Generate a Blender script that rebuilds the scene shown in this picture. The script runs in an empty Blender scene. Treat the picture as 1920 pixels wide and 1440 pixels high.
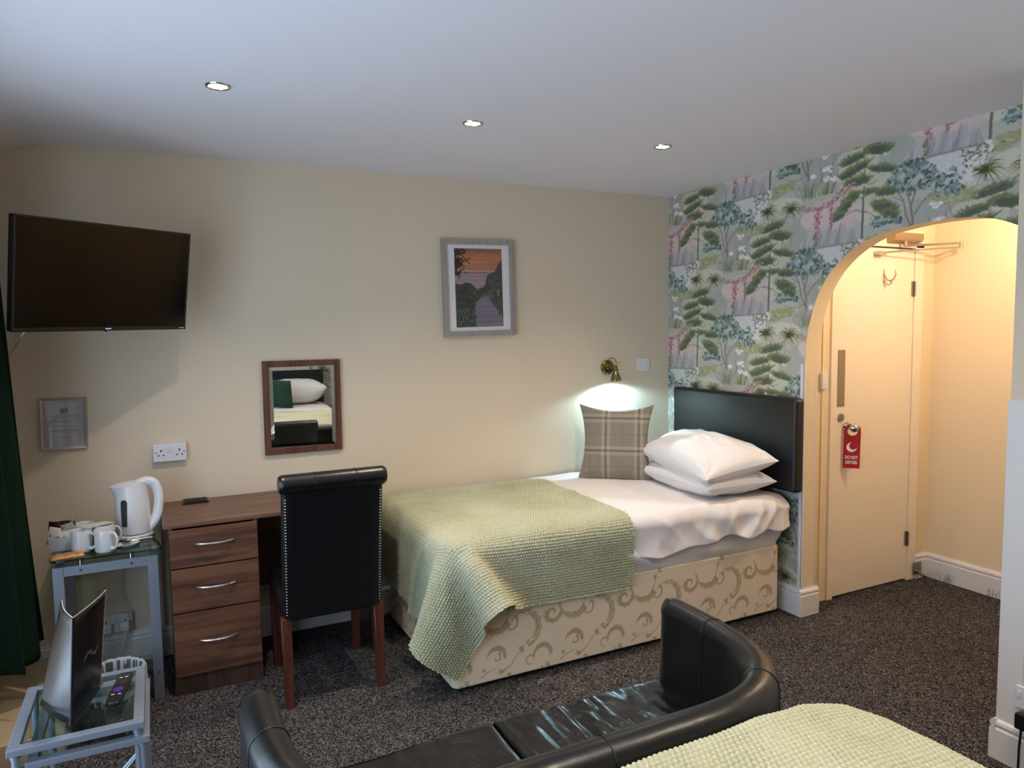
import bpy, bmesh, math, random
import numpy as np
from mathutils import Vector, Matrix, Euler, noise

random.seed(7)
PI = math.pi
scene = bpy.context.scene
COL = bpy.context.scene.collection

# ------------------------------------------------------------------ camera
cam_data = bpy.data.cameras.new('camera')
cam = bpy.data.objects.new('camera', cam_data)
COL.objects.link(cam)
scene.camera = cam
CX, CY, CZ = -3.073, -3.8461, 1.5736
YAW, PITCH, ROLL, FPX = 0.46014, -0.07691, -0.01361, 1354.7
_f = Vector((math.sin(YAW)*math.cos(PITCH), math.cos(YAW)*math.cos(PITCH), math.sin(PITCH)))
_r = Vector((math.cos(YAW), -math.sin(YAW), 0))
_u = _r.cross(_f)
_r2 = _r*math.cos(ROLL) + _u*math.sin(ROLL)
_u2 = -_r*math.sin(ROLL) + _u*math.cos(ROLL)
cam.matrix_world = Matrix(((_r2.x, _u2.x, -_f.x, CX), (_r2.y, _u2.y, -_f.y, CY), (_r2.z, _u2.z, -_f.z, CZ), (0, 0, 0, 1)))
cam_data.sensor_fit = 'HORIZONTAL'
cam_data.sensor_width = 36.0
cam_data.lens = FPX*36.0/1920.0
cam_data.clip_start = 0.02
cam_data.clip_end = 60

# ------------------------------------------------------------------ world, light, exposure
world = bpy.data.worlds.new('world')
scene.world = world
world.use_nodes = True
_bg = world.node_tree.nodes['Background']
_bg.inputs[0].default_value = (0.66, 0.79, 1.0, 1)      # even overcast daylight
_bg.inputs[1].default_value = 5.4
scene.view_settings.view_transform = 'Standard'
scene.view_settings.look = 'None'
scene.view_settings.gamma = 1.0
scene.view_settings.use_curve_mapping = False
scene.view_settings.exposure = 0.07
scene.cycles.use_denoising = True
scene.cycles.max_bounces = 10
scene.cycles.diffuse_bounces = 6
scene.cycles.sample_clamp_indirect = 6.0
scene.cycles.caustics_reflective = False
scene.cycles.caustics_refractive = False
H = 2.416                                                 # ceiling height
XL = -3.76                                                # left wall plane
YR = -4.82                                                # rear wall plane
WIN = (-4.15, -0.97, 0.27, 2.12)                          # window opening: y0, y1, z0, z1


def light(name, kind, loc, power, color, size=0.05, aim=None, spot=None, blend=0.6, label=None, size_y=None):
    d = bpy.data.lights.new(name, kind)
    d.energy = power
    d.color = color
    if kind == 'AREA':
        d.size = size
        if size_y:
            d.shape = 'RECTANGLE'
            d.size_y = size_y
        else:
            d.shape = 'DISK'
    else:
        d.shadow_soft_size = size
    if kind == 'SPOT':
        d.spot_size = spot
        d.spot_blend = blend
    o = bpy.data.objects.new(name, d)
    COL.objects.link(o)
    o.location = loc
    if aim is not None:
        o.rotation_euler = (Vector(aim)-Vector(loc)).to_track_quat('-Z', 'Y').to_euler()
    return o


# portal that guides daylight through the window
_p = light('window_portal', 'AREA', (XL-0.02, (WIN[0]+WIN[1])/2, (WIN[2]+WIN[3])/2), 1.0, (1, 1, 1), WIN[1]-WIN[0], aim=(0, (WIN[0]+WIN[1])/2, (WIN[2]+WIN[3])/2), size_y=WIN[3]-WIN[2])
_p.data.cycles.is_portal = True
DOWN_P, LOBBY_P, BEDLAMP_P = 62.0, 29.0, 20.0
DOWN_C, LOBBY_C, BEDLAMP_C = (1.0, 0.82, 0.64), (1.0, 0.80, 0.59), (0.50, 0.85, 1.0)


# ------------------------------------------------------------------ colour and material helpers
def lin(c):
    if isinstance(c, str):
        c = c.lstrip('#')
        c = tuple(int(c[i:i+2], 16)/255 for i in (0, 2, 4))
    return tuple((x/12.92 if x <= 0.04045 else ((x+0.055)/1.055)**2.4) for x in c)


def newmat(name):
    m = bpy.data.materials.new(name)
    m.use_nodes = True
    nt = m.node_tree
    return m, nt, nt.nodes['Principled BSDF'], nt.nodes, nt.links


def coords(nt, scale=(1, 1, 1), kind='Object', rot=(0, 0, 0)):
    tc = nt.nodes.new('ShaderNodeTexCoord')
    mp = nt.nodes.new('ShaderNodeMapping')
    mp.inputs['Scale'].default_value = scale
    mp.inputs['Rotation'].default_value = rot
    nt.links.new(tc.outputs[kind], mp.inputs['Vector'])
    return mp.outputs['Vector']


def ramp(nt, fac, stops):
    r = nt.nodes.new('ShaderNodeValToRGB')
    el = r.color_ramp.elements
    while len(el) < len(stops):
        el.new(0.5)
    for e, (p, c) in zip(el, stops):
        e.position = p
        e.color = (*lin(c), 1)
    nt.links.new(fac, r.inputs['Fac'])
    return r.outputs['Color']


def noise_tex(nt, vec, scale, detail=3.0, rough=0.5, dist=0.0):
    n = nt.nodes.new('ShaderNodeTexNoise')
    n.inputs['Scale'].default_value = scale
    n.inputs['Detail'].default_value = detail
    n.inputs['Roughness'].default_value = rough
    n.inputs['Distortion'].default_value = dist
    nt.links.new(vec, n.inputs['Vector'])
    return n.outputs['Fac']


def bump(nt, height, strength, dist=0.01, normal=None):
    b = nt.nodes.new('ShaderNodeBump')
    b.inputs['Strength'].default_value = strength
    b.inputs['Distance'].default_value = dist
    nt.links.new(height, b.inputs['Height'])
    if normal is not None:
        nt.links.new(normal, b.inputs['Normal'])
    return b.outputs['Normal']


def simple(name, c, rough=0.5, metal=0.0, nscale=0, nstr=0.1, var=0.0, vscale=8, spec=0.5, coat=0.0, stretch=(1, 1, 1), ndist=0.002):
    """plain procedural material with optional fine relief and slight colour variation"""
    m, nt, b, N, L = newmat(name)
    base = lin(c)
    v = coords(nt, stretch)
    if var > 0:
        f = noise_tex(nt, v, vscale, 4)
        mx = N.new('ShaderNodeMixRGB')
        mx.inputs[1].default_value = (*[x*(1-var) for x in base], 1)
        mx.inputs[2].default_value = (*[min(1, x*(1+var)) for x in base], 1)
        L.new(f, mx.inputs[0])
        L.new(mx.outputs[0], b.inputs['Base Color'])
    else:
        b.inputs['Base Color'].default_value = (*base, 1)
    b.inputs['Roughness'].default_value = rough
    b.inputs['Metallic'].default_value = metal
    b.inputs['Specular IOR Level'].default_value = spec
    b.inputs['Coat Weight'].default_value = coat
    if nscale:
        L.new(bump(nt, noise_tex(nt, v, nscale, 3), nstr, ndist), b.inputs['Normal'])
    return m


def wood(name, dark, mid, light_, axis='x', scale=1.0, rough=0.38):
    m, nt, b, N, L = newmat(name)
    st = {'x': (0.35, 6, 6), 'y': (6, 0.35, 6), 'z': (6, 6, 0.35)}[axis]
    v = coords(nt, tuple(s*scale for s in st))
    f1 = noise_tex(nt, v, 3.0, 5, 0.55, 1.4)
    v2 = coords(nt, tuple(s*scale*5 for s in st))
    f2 = noise_tex(nt, v2, 9.0, 3, 0.6, 0.3)
    mx = N.new('ShaderNodeMath')
    mx.operation = 'MULTIPLY_ADD'
    mx.inputs[1].default_value = 0.3
    L.new(f2, mx.inputs[0])
    L.new(f1, mx.inputs[2])
    col = ramp(nt, mx.outputs[0], [(0.40, dark), (0.58, mid), (0.76, light_)])
    L.new(col, b.inputs['Base Color'])
    b.inputs['Roughness'].default_value = rough
    L.new(bump(nt, f2, 0.08, 0.001), b.inputs['Normal'])
    return m


def leather(name, c, rough=0.3, wr=0.25):
    m, nt, b, N, L = newmat(name)
    v = coords(nt)
    b.inputs['Base Color'].default_value = (*lin(c), 1)
    fine = noise_tex(nt, v, 260, 2)
    big = noise_tex(nt, v, 14, 3, 0.5, 0.6)
    n1 = bump(nt, big, wr, 0.006)
    n2 = bump(nt, fine, 0.12, 0.0008, n1)
    L.new(n2, b.inputs['Normal'])
    r = N.new('ShaderNodeMapRange')
    r.inputs['To Min'].default_value = rough*0.8
    r.inputs['To Max'].default_value = rough*1.35
    L.new(noise_tex(nt, v, 5, 4), r.inputs['Value'])
    L.new(r.outputs[0], b.inputs['Roughness'])
    b.inputs['Specular IOR Level'].default_value = 0.55
    return m


def painted(name, rough=0.7, nscale=300, nstr=0.1):
    """colour comes from the 'Col' attribute of a printed surface"""
    m, nt, b, N, L = newmat(name)
    a = N.new('ShaderNodeAttribute')
    a.attribute_name = 'Col'
    L.new(a.outputs['Color'], b.inputs['Base Color'])
    b.inputs['Roughness'].default_value = rough
    b.inputs['Specular IOR Level'].default_value = 0.25
    if nscale:
        L.new(bump(nt, noise_tex(nt, coords(nt), nscale, 2), nstr, 0.001), b.inputs['Normal'])
    return m


def glass(name, tint='#dfe9e6', alpha=0.12, rough=0.02, fres=1.45):
    """thin pane: mostly clear, tinted, with mirror reflection by angle"""
    m = bpy.data.materials.new(name)
    m.use_nodes = True
    nt = m.node_tree
    nt.nodes.clear()
    out = nt.nodes.new('ShaderNodeOutputMaterial')
    tr = nt.nodes.new('ShaderNodeBsdfTransparent')
    tr.inputs[0].default_value = (*lin(tint), 1)
    gl = nt.nodes.new('ShaderNodeBsdfGlossy')
    gl.inputs['Roughness'].default_value = rough
    fr = nt.nodes.new('ShaderNodeFresnel')
    geo = nt.nodes.new('ShaderNodeNewGeometry')
    mr = nt.nodes.new('ShaderNodeMapRange')
    mr.inputs['To Min'].default_value = fres
    mr.inputs['To Max'].default_value = 1/fres
    nt.links.new(geo.outputs['Backfacing'], mr.inputs['Value'])
    nt.links.new(mr.outputs[0], fr.inputs['IOR'])
    mx = nt.nodes.new('ShaderNodeMixShader')
    nt.links.new(fr.outputs[0], mx.inputs[0])
    nt.links.new(tr.outputs[0], mx.inputs[1])
    nt.links.new(gl.outputs[0], mx.inputs[2])
    nt.links.new(mx.outputs[0], out.inputs[0])
    return m


def emis(name, c, s):
    m, nt, b, N, L = newmat(name)
    b.inputs['Base Color'].default_value = (*lin(c), 1)
    b.inputs['Emission Color'].default_value = (*lin(c), 1)
    b.inputs['Emission Strength'].default_value = s
    return m


# ------------------------------------------------------------------ geometry helpers
class G:
    """collects shapes into one mesh"""
    def __init__(self):
        self.v, self.f, self.s = [], [], []
        self.bevelled = False

    def add(self, vs, fs, smooth=True, mat=None):
        o = len(self.v)
        if mat is not None:
            vs = [mat @ Vector(p) for p in vs]
        self.v += [tuple(p) for p in vs]
        self.f += [tuple(i+o for i in f) for f in fs]
        self.s += [smooth]*len(fs)
        return self

    def bm(self, bm, mat=None, smooth=True):
        bm.verts.index_update()
        self.add([v.co.copy() for v in bm.verts], [[v.index for v in f.verts] for f in bm.faces], smooth, mat)
        bm.free()
        return self

    def box(self, x0, x1, y0, y1, z0, z1, bev=0.0, seg=2, mat=None):
        b = bmesh.new()
        bmesh.ops.create_cube(b, size=1)
        for v in b.verts:
            v.co = Vector(((x0+x1)/2+v.co.x*(x1-x0), (y0+y1)/2+v.co.y*(y1-y0), (z0+z1)/2+v.co.z*(z1-z0)))
        if bev > 0:
            bev = min(bev, abs(x1-x0)*.49, abs(y1-y0)*.49, abs(z1-z0)*.49)
            self.bevelled = True
            bmesh.ops.bevel(b, geom=list(b.edges), offset=bev, segments=seg, affect='EDGES', profile=0.5)
        return self.bm(b, mat, bev > 0)

    def cyl(self, p0, p1, r0, r1=None, n=20, caps=True):
        r1 = r0 if r1 is None else r1
        p0, p1 = Vector(p0), Vector(p1)
        d = (p1-p0).normalized()
        a = d.orthogonal().normalized()
        b = d.cross(a)
        vs, fs = [], []
        for p, r in ((p0, r0), (p1, r1)):
            for i in range(n):
                t = 2*PI*i/n
                vs.append(p+(a*math.cos(t)+b*math.sin(t))*r)
        for i in range(n):
            fs.append((i, (i+1) % n, n+(i+1) % n, n+i))
        if caps:
            fs.append(tuple(range(n-1, -1, -1)))
            fs.append(tuple(range(n, 2*n)))
        return self.add(vs, fs)

    def tube(self, pts, r, n=10, caps=True, flat=1.0):
        pts = [Vector(p) for p in pts]
        rs = r if isinstance(r, (list, tuple)) else [r]*len(pts)
        vs, fs = [], []
        t0 = (pts[1]-pts[0]).normalized()
        a = t0.orthogonal().normalized()
        for i, p in enumerate(pts):
            t = ((pts[min(i+1, len(pts)-1)]-p) + (p-pts[max(i-1, 0)])).normalized()
            a = (a - t*a.dot(t)).normalized()
            b = t.cross(a)
            for k in range(n):
                w = 2*PI*k/n
                vs.append(p + a*math.cos(w)*rs[i] + b*math.sin(w)*rs[i]*flat)
        for i in range(len(pts)-1):
            for k in range(n):
                fs.append((i*n+k, i*n+(k+1) % n, (i+1)*n+(k+1) % n, (i+1)*n+k))
        if caps:
            fs.append(tuple(range(n-1, -1, -1)))
            fs.append(tuple(range((len(pts)-1)*n, len(pts)*n)))
        return self.add(vs, fs)

    def lathe(self, prof, c=(0, 0, 0), n=32, mat=None, sx=1.0, sy=1.0, closed=False):
        vs, fs = [], []
        for r, z in prof:
            for k in range(n):
                t = 2*PI*k/n
                vs.append((c[0]+r*math.cos(t)*sx, c[1]+r*math.sin(t)*sy, c[2]+z))
        m = len(prof)
        for i in range(m-1 if not closed else m):
            for k in range(n):
                j = (i+1) % m
                fs.append((i*n+k, i*n+(k+1) % n, j*n+(k+1) % n, j*n+k))
        return self.add(vs, fs, True, mat)

    def prism(self, pts, axis, a0, a1):
        """polygon (2D) extruded along an axis: 'x' uses (y,z), 'y' uses (x,z), 'z' uses (x,y)"""
        def mk(p, a):
            return {'x': (a, p[0], p[1]), 'y': (p[0], a, p[1]), 'z': (p[0], p[1], a)}[axis]
        n = len(pts)
        vs = [mk(p, a0) for p in pts]+[mk(p, a1) for p in pts]
        fs = [(i, (i+1) % n, n+(i+1) % n, n+i) for i in range(n)]
        fs += [tuple(range(n-1, -1, -1)), tuple(range(n, 2*n))]
        return self.add(vs, fs, False)

    def grid(self, fn, nu, nv, closed_u=False):
        vs = [fn(i/(nu-1) if not closed_u else i/nu, j/(nv-1)) for i in range(nu) for j in range(nv)]
        fs = []
        for i in range(nu if closed_u else nu-1):
            for j in range(nv-1):
                k = (i+1) % nu
                fs.append((i*nv+j, k*nv+j, k*nv+j+1, i*nv+j+1))
        return self.add(vs, fs)


ORG = {}


def link(name, me, mat, parent=None, angle=35):
    o = bpy.data.objects.new(name, me)
    COL.objects.link(o)
    if mat is not None:
        me.materials.append(mat)
    if parent is not None:
        o.parent = parent
        ORG[o.name] = ORG.get(parent.name, Vector((0, 0, 0)))
    if angle:
        try:
            me.set_sharp_from_angle(angle=math.radians(angle))
        except Exception:
            pass
    return o


def part(name, g, mat, parent=None, angle=35):
    """one mesh object; shapes are written in room coordinates unless the parent is a rotated thing"""
    me = bpy.data.meshes.new(name)
    off = ORG.get(parent.name, Vector((0, 0, 0))) if parent is not None else Vector((0, 0, 0))
    me.from_pydata([(x-off.x, y-off.y, z-off.z) for x, y, z in g.v], [], g.f)
    me.polygons.foreach_set('use_smooth', g.s)
    bm = bmesh.new()
    bm.from_mesh(me)
    bmesh.ops.recalc_face_normals(bm, faces=bm.faces)
    bm.to_mesh(me)
    bm.free()
    me.update()
    o = link(name, me, mat, parent, angle)
    if g.bevelled:
        w = o.modifiers.new('even_shading', 'WEIGHTED_NORMAL')
        w.keep_sharp = True
    return o


def thing(name, loc, label, cat, group=None, rotz=0.0, local=False, rot=None):
    o = bpy.data.objects.new(name, None)
    o.empty_display_size = 0.05
    COL.objects.link(o)
    o.location = loc
    o.rotation_euler = rot if rot is not None else (0, 0, rotz)
    ORG[o.name] = Vector((0, 0, 0)) if local else Vector(loc)
    o['label'] = label
    o['category'] = cat
    if group:
        o['group'] = group
    return o


def tag(o, label, cat, group=None, kind=None):
    o['label'] = label
    o['category'] = cat
    if group:
        o['group'] = group
    if kind:
        o['kind'] = kind
    return o


def struct(o):
    o['kind'] = 'structure'
    return o


def copy_tree(o, parent=None):
    c = o.copy()
    COL.objects.link(c)
    c.parent = parent
    ORG[c.name] = ORG.get(o.name, Vector((0, 0, 0)))
    for ch in list(o.children):
        copy_tree(ch, c)
    return c


def npmesh(name, P, mat, parent=None, col=None, smooth=True, mask=None, off=None):
    """grid of points P[nu,nv,3] -> mesh, with an optional colour per point"""
    nu, nv = P.shape[:2]
    if parent is not None:
        o_ = ORG.get(parent.name, Vector((0, 0, 0)))
        P = P - np.array(o_)[None, None, :]
    idx = np.arange(nu*nv).reshape(nu, nv)
    q = np.stack([idx[:-1, :-1], idx[1:, :-1], idx[1:, 1:], idx[:-1, 1:]], -1).reshape(-1, 4)
    if mask is not None:
        q = q[mask.reshape(-1)]
    me = bpy.data.meshes.new(name)
    me.vertices.add(nu*nv)
    me.vertices.foreach_set('co', P.reshape(-1).astype(np.float32))
    me.loops.add(q.size)
    me.loops.foreach_set('vertex_index', q.reshape(-1).astype(np.int32))
    me.polygons.add(len(q))
    me.polygons.foreach_set('loop_start', np.arange(0, q.size, 4, dtype=np.int32))
    me.polygons.foreach_set('loop_total', np.full(len(q), 4, dtype=np.int32))
    me.polygons.foreach_set('use_smooth', np.full(len(q), smooth))
    me.update(calc_edges=True)
    if col is not None:
        a = me.color_attributes.new('Col', 'FLOAT_COLOR', 'POINT')
        c = np.ones((nu*nv, 4), np.float32)
        c[:, :3] = col.reshape(-1, 3)
        a.data.foreach_set('color', c.reshape(-1))
    return link(name, me, mat, parent, None)


def upsample(P, k):
    """Catmull-Rom refinement of a point grid by an integer factor in both directions"""
    def one(A):
        n = A.shape[0]
        t = np.arange((n-1)*k+1)/k
        i = np.minimum(t.astype(int), n-2)
        f = (t-i).reshape(-1, *([1]*(A.ndim-1)))
        g = lambda j: A[np.clip(j, 0, n-1)]
        p0, p1, p2, p3 = g(i-1), g(i), g(i+1), g(i+2)
        return .5*((2*p1)+(-p0+p2)*f+(2*p0-5*p1+4*p2-p3)*f*f+(-p0+3*p1-3*p2+p3)*f**3)
    return one(one(P).swapaxes(0, 1)).swapaxes(0, 1)


def gnormals(P):
    du = np.gradient(P, axis=0)
    dv = np.gradient(P, axis=1)
    n = np.cross(du, dv)
    return n/(np.linalg.norm(n, axis=-1, keepdims=True)+1e-12)


def vnoise(shape, cells, seed, octaves=3):
    """smooth value noise on a grid"""
    rs = np.random.RandomState(seed)
    out = np.zeros(shape)
    amp = 1.0
    cu, cv = cells
    for _ in range(octaves):
        nu, nv = int(math.ceil(cu))+3, int(math.ceil(cv))+3
        r = rs.rand(nu, nv)*2-1
        u = np.linspace(0, cu, shape[0])
        v = np.linspace(0, cv, shape[1])
        iu, iv = u.astype(int), v.astype(int)
        fu, fv = u-iu, v-iv
        fu, fv = (fu*fu*(3-2*fu))[:, None], (fv*fv*(3-2*fv))[None, :]
        a = r[np.ix_(iu, iv)]*(1-fu)+r[np.ix_(iu+1, iv)]*fu
        b = r[np.ix_(iu, iv+1)]*(1-fu)+r[np.ix_(iu+1, iv+1)]*fu
        out += amp*(a*(1-fv)+b*fv)
        amp *= .5
        cu, cv = cu*2, cv*2
    return out


# ------------------------------------------------------------------ painter for printed surfaces
class Canvas:
    """raster in metres; x to the right, y upward; drawn into an sRGB array, wraps like a wallpaper repeat"""
    def __init__(self, w, h, res, bg, wraps=((0, 0),)):
        self.w, self.h, self.res = w, h, res
        self.nx, self.ny = int(round(w/res)), int(round(h/res))
        self.a = np.zeros((self.ny, self.nx, 3), np.float32)
        self.a[:] = self.c(bg)
        self.wraps = wraps

    @staticmethod
    def c(c):
        if isinstance(c, str):
            c = c.lstrip('#')
            return np.array([int(c[i:i+2], 16)/255 for i in (0, 2, 4)], np.float32)
        return np.array(c, np.float32)

    def poly(self, pts, col, alpha=1.0):
        P = np.array(pts, float)
        col = self.c(col)
        for ox, oy in self.wraps:
            Q = (P+np.array([ox, oy]))/self.res
            x0, y0 = np.floor(Q.min(0)).astype(int)
            x1, y1 = np.ceil(Q.max(0)).astype(int)
            x0, y0 = max(0, x0), max(0, y0)
            x1, y1 = min(self.nx, x1+1), min(self.ny, y1+1)
            if x1 <= x0 or y1 <= y0:
                continue
            X, Y = np.meshgrid(np.arange(x0, x1)+.5, np.arange(y0, y1)+.5)
            ins = np.zeros(X.shape, bool)
            n = len(Q)
            for i in range(n):
                xa, ya = Q[i]
                xb, yb = Q[(i+1) % n]
                if ya == yb:
                    continue
                m = ((ya > Y) != (yb > Y)) & (X < (xb-xa)*(Y-ya)/(yb-ya)+xa)
                ins ^= m
            S = self.a[y0:y1, x0:x1]
            S[ins] = S[ins]*(1-alpha)+col*alpha

    def line(self, pts, w0, w1, col, alpha=1.0):
        """tapered stroke"""
        pts = [np.array(p, float) for p in pts]
        n = len(pts)
        L, R = [], []
        for i, p in enumerate(pts):
            t = pts[min(i+1, n-1)]-pts[max(i-1, 0)]
            t = t/(np.linalg.norm(t)+1e-9)
            w = (w0+(w1-w0)*i/(n-1))/2
            nrm = np.array([-t[1], t[0]])*w
            L.append(p+nrm)
            R.append(p-nrm)
        self.poly(L+R[::-1], col, alpha)

    def blob(self, cx, cy, rx, ry, col, rng, jag=.15, n=14, alpha=1.0, rot=0.0):
        pts = []
        for i in range(n):
            t = 2*PI*i/n
            k = 1+rng.uniform(-jag, jag)
            x, y = rx*k*math.cos(t), ry*k*math.sin(t)
            pts.append((cx+x*math.cos(rot)-y*math.sin(rot), cy+x*math.sin(rot)+y*math.cos(rot)))
        self.poly(pts, col, alpha)

    def blur(self, k=1):
        a = self.a
        for _ in range(k):
            a = (a+np.roll(a, 1, 0)+np.roll(a, -1, 0))/3
            a = (a+np.roll(a, 1, 1)+np.roll(a, -1, 1))/3
        self.a = a

    def sample(self, X, Y, wrap=True):
        """bilinear lookup -> linear colour"""
        u = X/self.res-.5
        v = Y/self.res-.5
        iu, iv = np.floor(u).astype(int), np.floor(v).astype(int)
        fu, fv = (u-iu)[..., None], (v-iv)[..., None]
        if wrap:
            g = lambda i, j: self.a[j % self.ny, i % self.nx]
        else:
            g = lambda i, j: self.a[np.clip(j, 0, self.ny-1), np.clip(i, 0, self.nx-1)]
        s = (g(iu, iv)*(1-fu)+g(iu+1, iv)*fu)*(1-fv)+(g(iu, iv+1)*(1-fu)+g(iu+1, iv+1)*fu)*fv
        return np.where(s <= .04045, s/12.92, ((s+.055)/1.055)**2.4)

# ================================================================== materials
M = {}
M['cream'] = simple('cream_wall_paint', '#d9cbb5', 0.85, nscale=70, nstr=0.25, var=0.02, vscale=3, spec=0.2, stretch=(1, 1, .18), ndist=0.004)
M['ceil'] = simple('ceiling_paint', '#e6e4ec', 0.9, nscale=60, nstr=0.12, spec=0.2)
M['warmcream'] = simple('lobby_wall_paint', '#e4d2b0', 0.8, nscale=60, nstr=0.15, spec=0.25)
M['gloss'] = simple('white_gloss_woodwork', '#dcdad9', 0.35, nscale=14, nstr=0.05)
M['doorpaint'] = simple('cream_door_paint', '#e9ddc9', 0.42, nscale=12, nstr=0.06)
M['white'] = simple('white_plastic', '#dcdce2', 0.3)
M['cable'] = simple('white_cable', '#c9c7c0', 0.45)
M['black'] = simple('black_plastic', '#0c0c0e', 0.35)
M['matt_black'] = simple('dark_slot', '#050505', 0.7)
M['chrome'] = simple('chrome', '#c9c8c6', 0.14, 1.0)
M['brushed'] = simple('brushed_steel', '#a39b90', 0.35, 1.0, nscale=120, nstr=0.05, stretch=(1, 1, 20))
M['brass'] = simple('antique_brass', '#8b7a4c', 0.25, 1.0, var=0.15, vscale=40)
M['silver'] = simple('silver_painted_metal', '#8f98a8', 0.38, 0.55)
M['satin'] = simple('satin_handle', '#c8c6cc', 0.25, 0.9)
M['leather'] = leather('black_leather', '#0b0b0c', 0.30, 0.22)
M['leather_chair'] = leather('black_chair_leather', '#07080c', 0.33, 0.08)
M['leather_seat'] = leather('black_seat_leather', '#0b0b0d', 0.24, 0.5)
M['navyvinyl'] = leather('dark_headboard_vinyl', '#0b0e12', 0.42, 0.06)
M['walnut'] = wood('walnut_top', '#3d2a20', '#5b4133', '#705243', 'x', 0.8, 0.4)
M['walnut_front'] = wood('walnut_front', '#38221a', '#553728', '#6c4a37', 'x', 0.9, 0.42)
M['walnut_side'] = wood('walnut_side', '#2e1d17', '#473025', '#563c2f', 'z', 0.9, 0.45)
M['mirrorwood'] = wood('mirror_frame_wood', '#3a2218', '#55352a', '#694536', 'z', 1.3, 0.4)
M['mahogany'] = wood('mahogany_leg', '#361a14', '#4c261c', '#5d3226', 'z', 1.2, 0.3)
M['greyframe'] = wood('grey_frame', '#8c857f', '#989189', '#a39c94', 'z', 1.2, 0.5)
M['silverframe'] = simple('pale_silver_frame', '#b5aa9c', 0.4, 0.35)
M['paper'] = simple('white_card', '#e4e2e6', 0.8)
M['mirror'] = simple('mirror_silvering', '#e6e8e6', 0.012, 1.0)
M['ceramic'] = simple('white_ceramic', '#d8d8da', 0.12, coat=0.4)
M['kettle'] = simple('kettle_plastic', '#d9dbe0', 0.2)
M['gauge'] = simple('smoked_gauge', '#37383d', 0.25)
M['sheet'] = simple('white_cotton', '#dcd9da', 0.85, nscale=30, nstr=0.12, spec=0.15, ndist=0.004)
M['pillow'] = simple('white_pillowcase', '#e2e0e1', 0.85, nscale=26, nstr=0.14, spec=0.15, ndist=0.005)
def knit():
    m, nt, b, N, L = newmat('green_knit')
    w = N.new('ShaderNodeTexWave')
    w.bands_direction = 'Y'
    w.inputs['Scale'].default_value = 16
    w.inputs['Distortion'].default_value = 1.5
    L.new(coords(nt), w.inputs['Vector'])
    L.new(ramp(nt, w.outputs['Fac'], [(0.1, '#0d2418'), (0.8, '#1d4a33')]), b.inputs['Base Color'])
    b.inputs['Roughness'].default_value = 0.95
    L.new(bump(nt, w.outputs['Fac'], 0.8, 0.01), b.inputs['Normal'])
    return m


M['green_knit'] = knit()
M['tableglass'] = glass('table_glass', '#b3d0c6', rough=0.03)
M['clearglass'] = glass('clear_glass', '#e6f0ee', rough=0.02)
M['windowglass'] = glass('window_glass', '#f4f8f8', rough=0.0)
M['pictureglass'] = glass('picture_glass', '#ffffff', rough=0.06, fres=1.35)
M['noticeglass'] = glass('notice_glass', '#ffffff', rough=0.03, fres=1.5)
def film():
    m = bpy.data.materials.new('bin_liner_film')
    m.use_nodes = True
    nt = m.node_tree
    b = nt.nodes['Principled BSDF']
    b.inputs['Base Color'].default_value = (*lin('#c9cbd0'), 1)
    b.inputs['Roughness'].default_value = 0.3
    b.inputs['Alpha'].default_value = 0.6
    return m


M['liner'] = film()
M['plinth'] = simple('beige_vinyl', '#b8a488', 0.55, var=0.06, vscale=5)
M['biscuit'] = simple('biscuit_wrapper', '#b9854a', 0.35, var=0.35, vscale=60, nscale=80, nstr=0.5)
M['maroon'] = simple('maroon_sachet', '#3c0d12', 0.3)
M['sachet'] = simple('cream_sachet', '#cfcabd', 0.45, var=0.12, vscale=70, nscale=60, nstr=0.4)
M['sachetprint'] = simple('sachet_print', '#5c6a62', 0.5)
M['sachetgreen'] = simple('green_sachet', '#b8c2a4', 0.4, var=0.15, vscale=60)
M['steel'] = simple('polished_steel', '#b4b2b2', 0.2, 1.0)
M['red'] = simple('red_card', '#a3121d', 0.45)
M['whiteprint'] = simple('white_print', '#e9e4e4', 0.5)
M['greyprint'] = simple('grey_print', '#6f6a6e', 0.7)
M['tealprint'] = simple('teal_print', '#3e7f86', 0.7)
M['tvscreen'] = simple('television_screen', '#030303', 0.12, spec=0.22)
M['tvbody'] = simple('television_bezel', '#060607', 0.3)
M['blueled'] = emis('blue_led', '#2a22ff', 4.0)
M['lampglow'] = emis('downlight_glow', '#fff0c8', 14.0)
M['bedglow'] = emis('bed_lamp_glow', '#f2f8ff', 16.0)
M['purple'] = simple('purple_button', '#4b2a9a', 0.4)
M['closer'] = simple('door_closer_paint', '#9c8468', 0.45, 0.3)
M['casterblack'] = simple('black_caster', '#0a0a0a', 0.5)


def curtain_mat():
    m, nt, b, N, L = newmat('green_curtain_fabric')
    v = coords(nt, (1, 1, 1))
    b.inputs['Base Color'].default_value = (*lin('#13271c'), 1)
    b.inputs['Roughness'].default_value = 0.95
    b.inputs['Specular IOR Level'].default_value = 0.1
    L.new(bump(nt, noise_tex(nt, v, 350, 2), 0.3, 0.001), b.inputs['Normal'])
    return m


M['curtain'] = curtain_mat()


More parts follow.
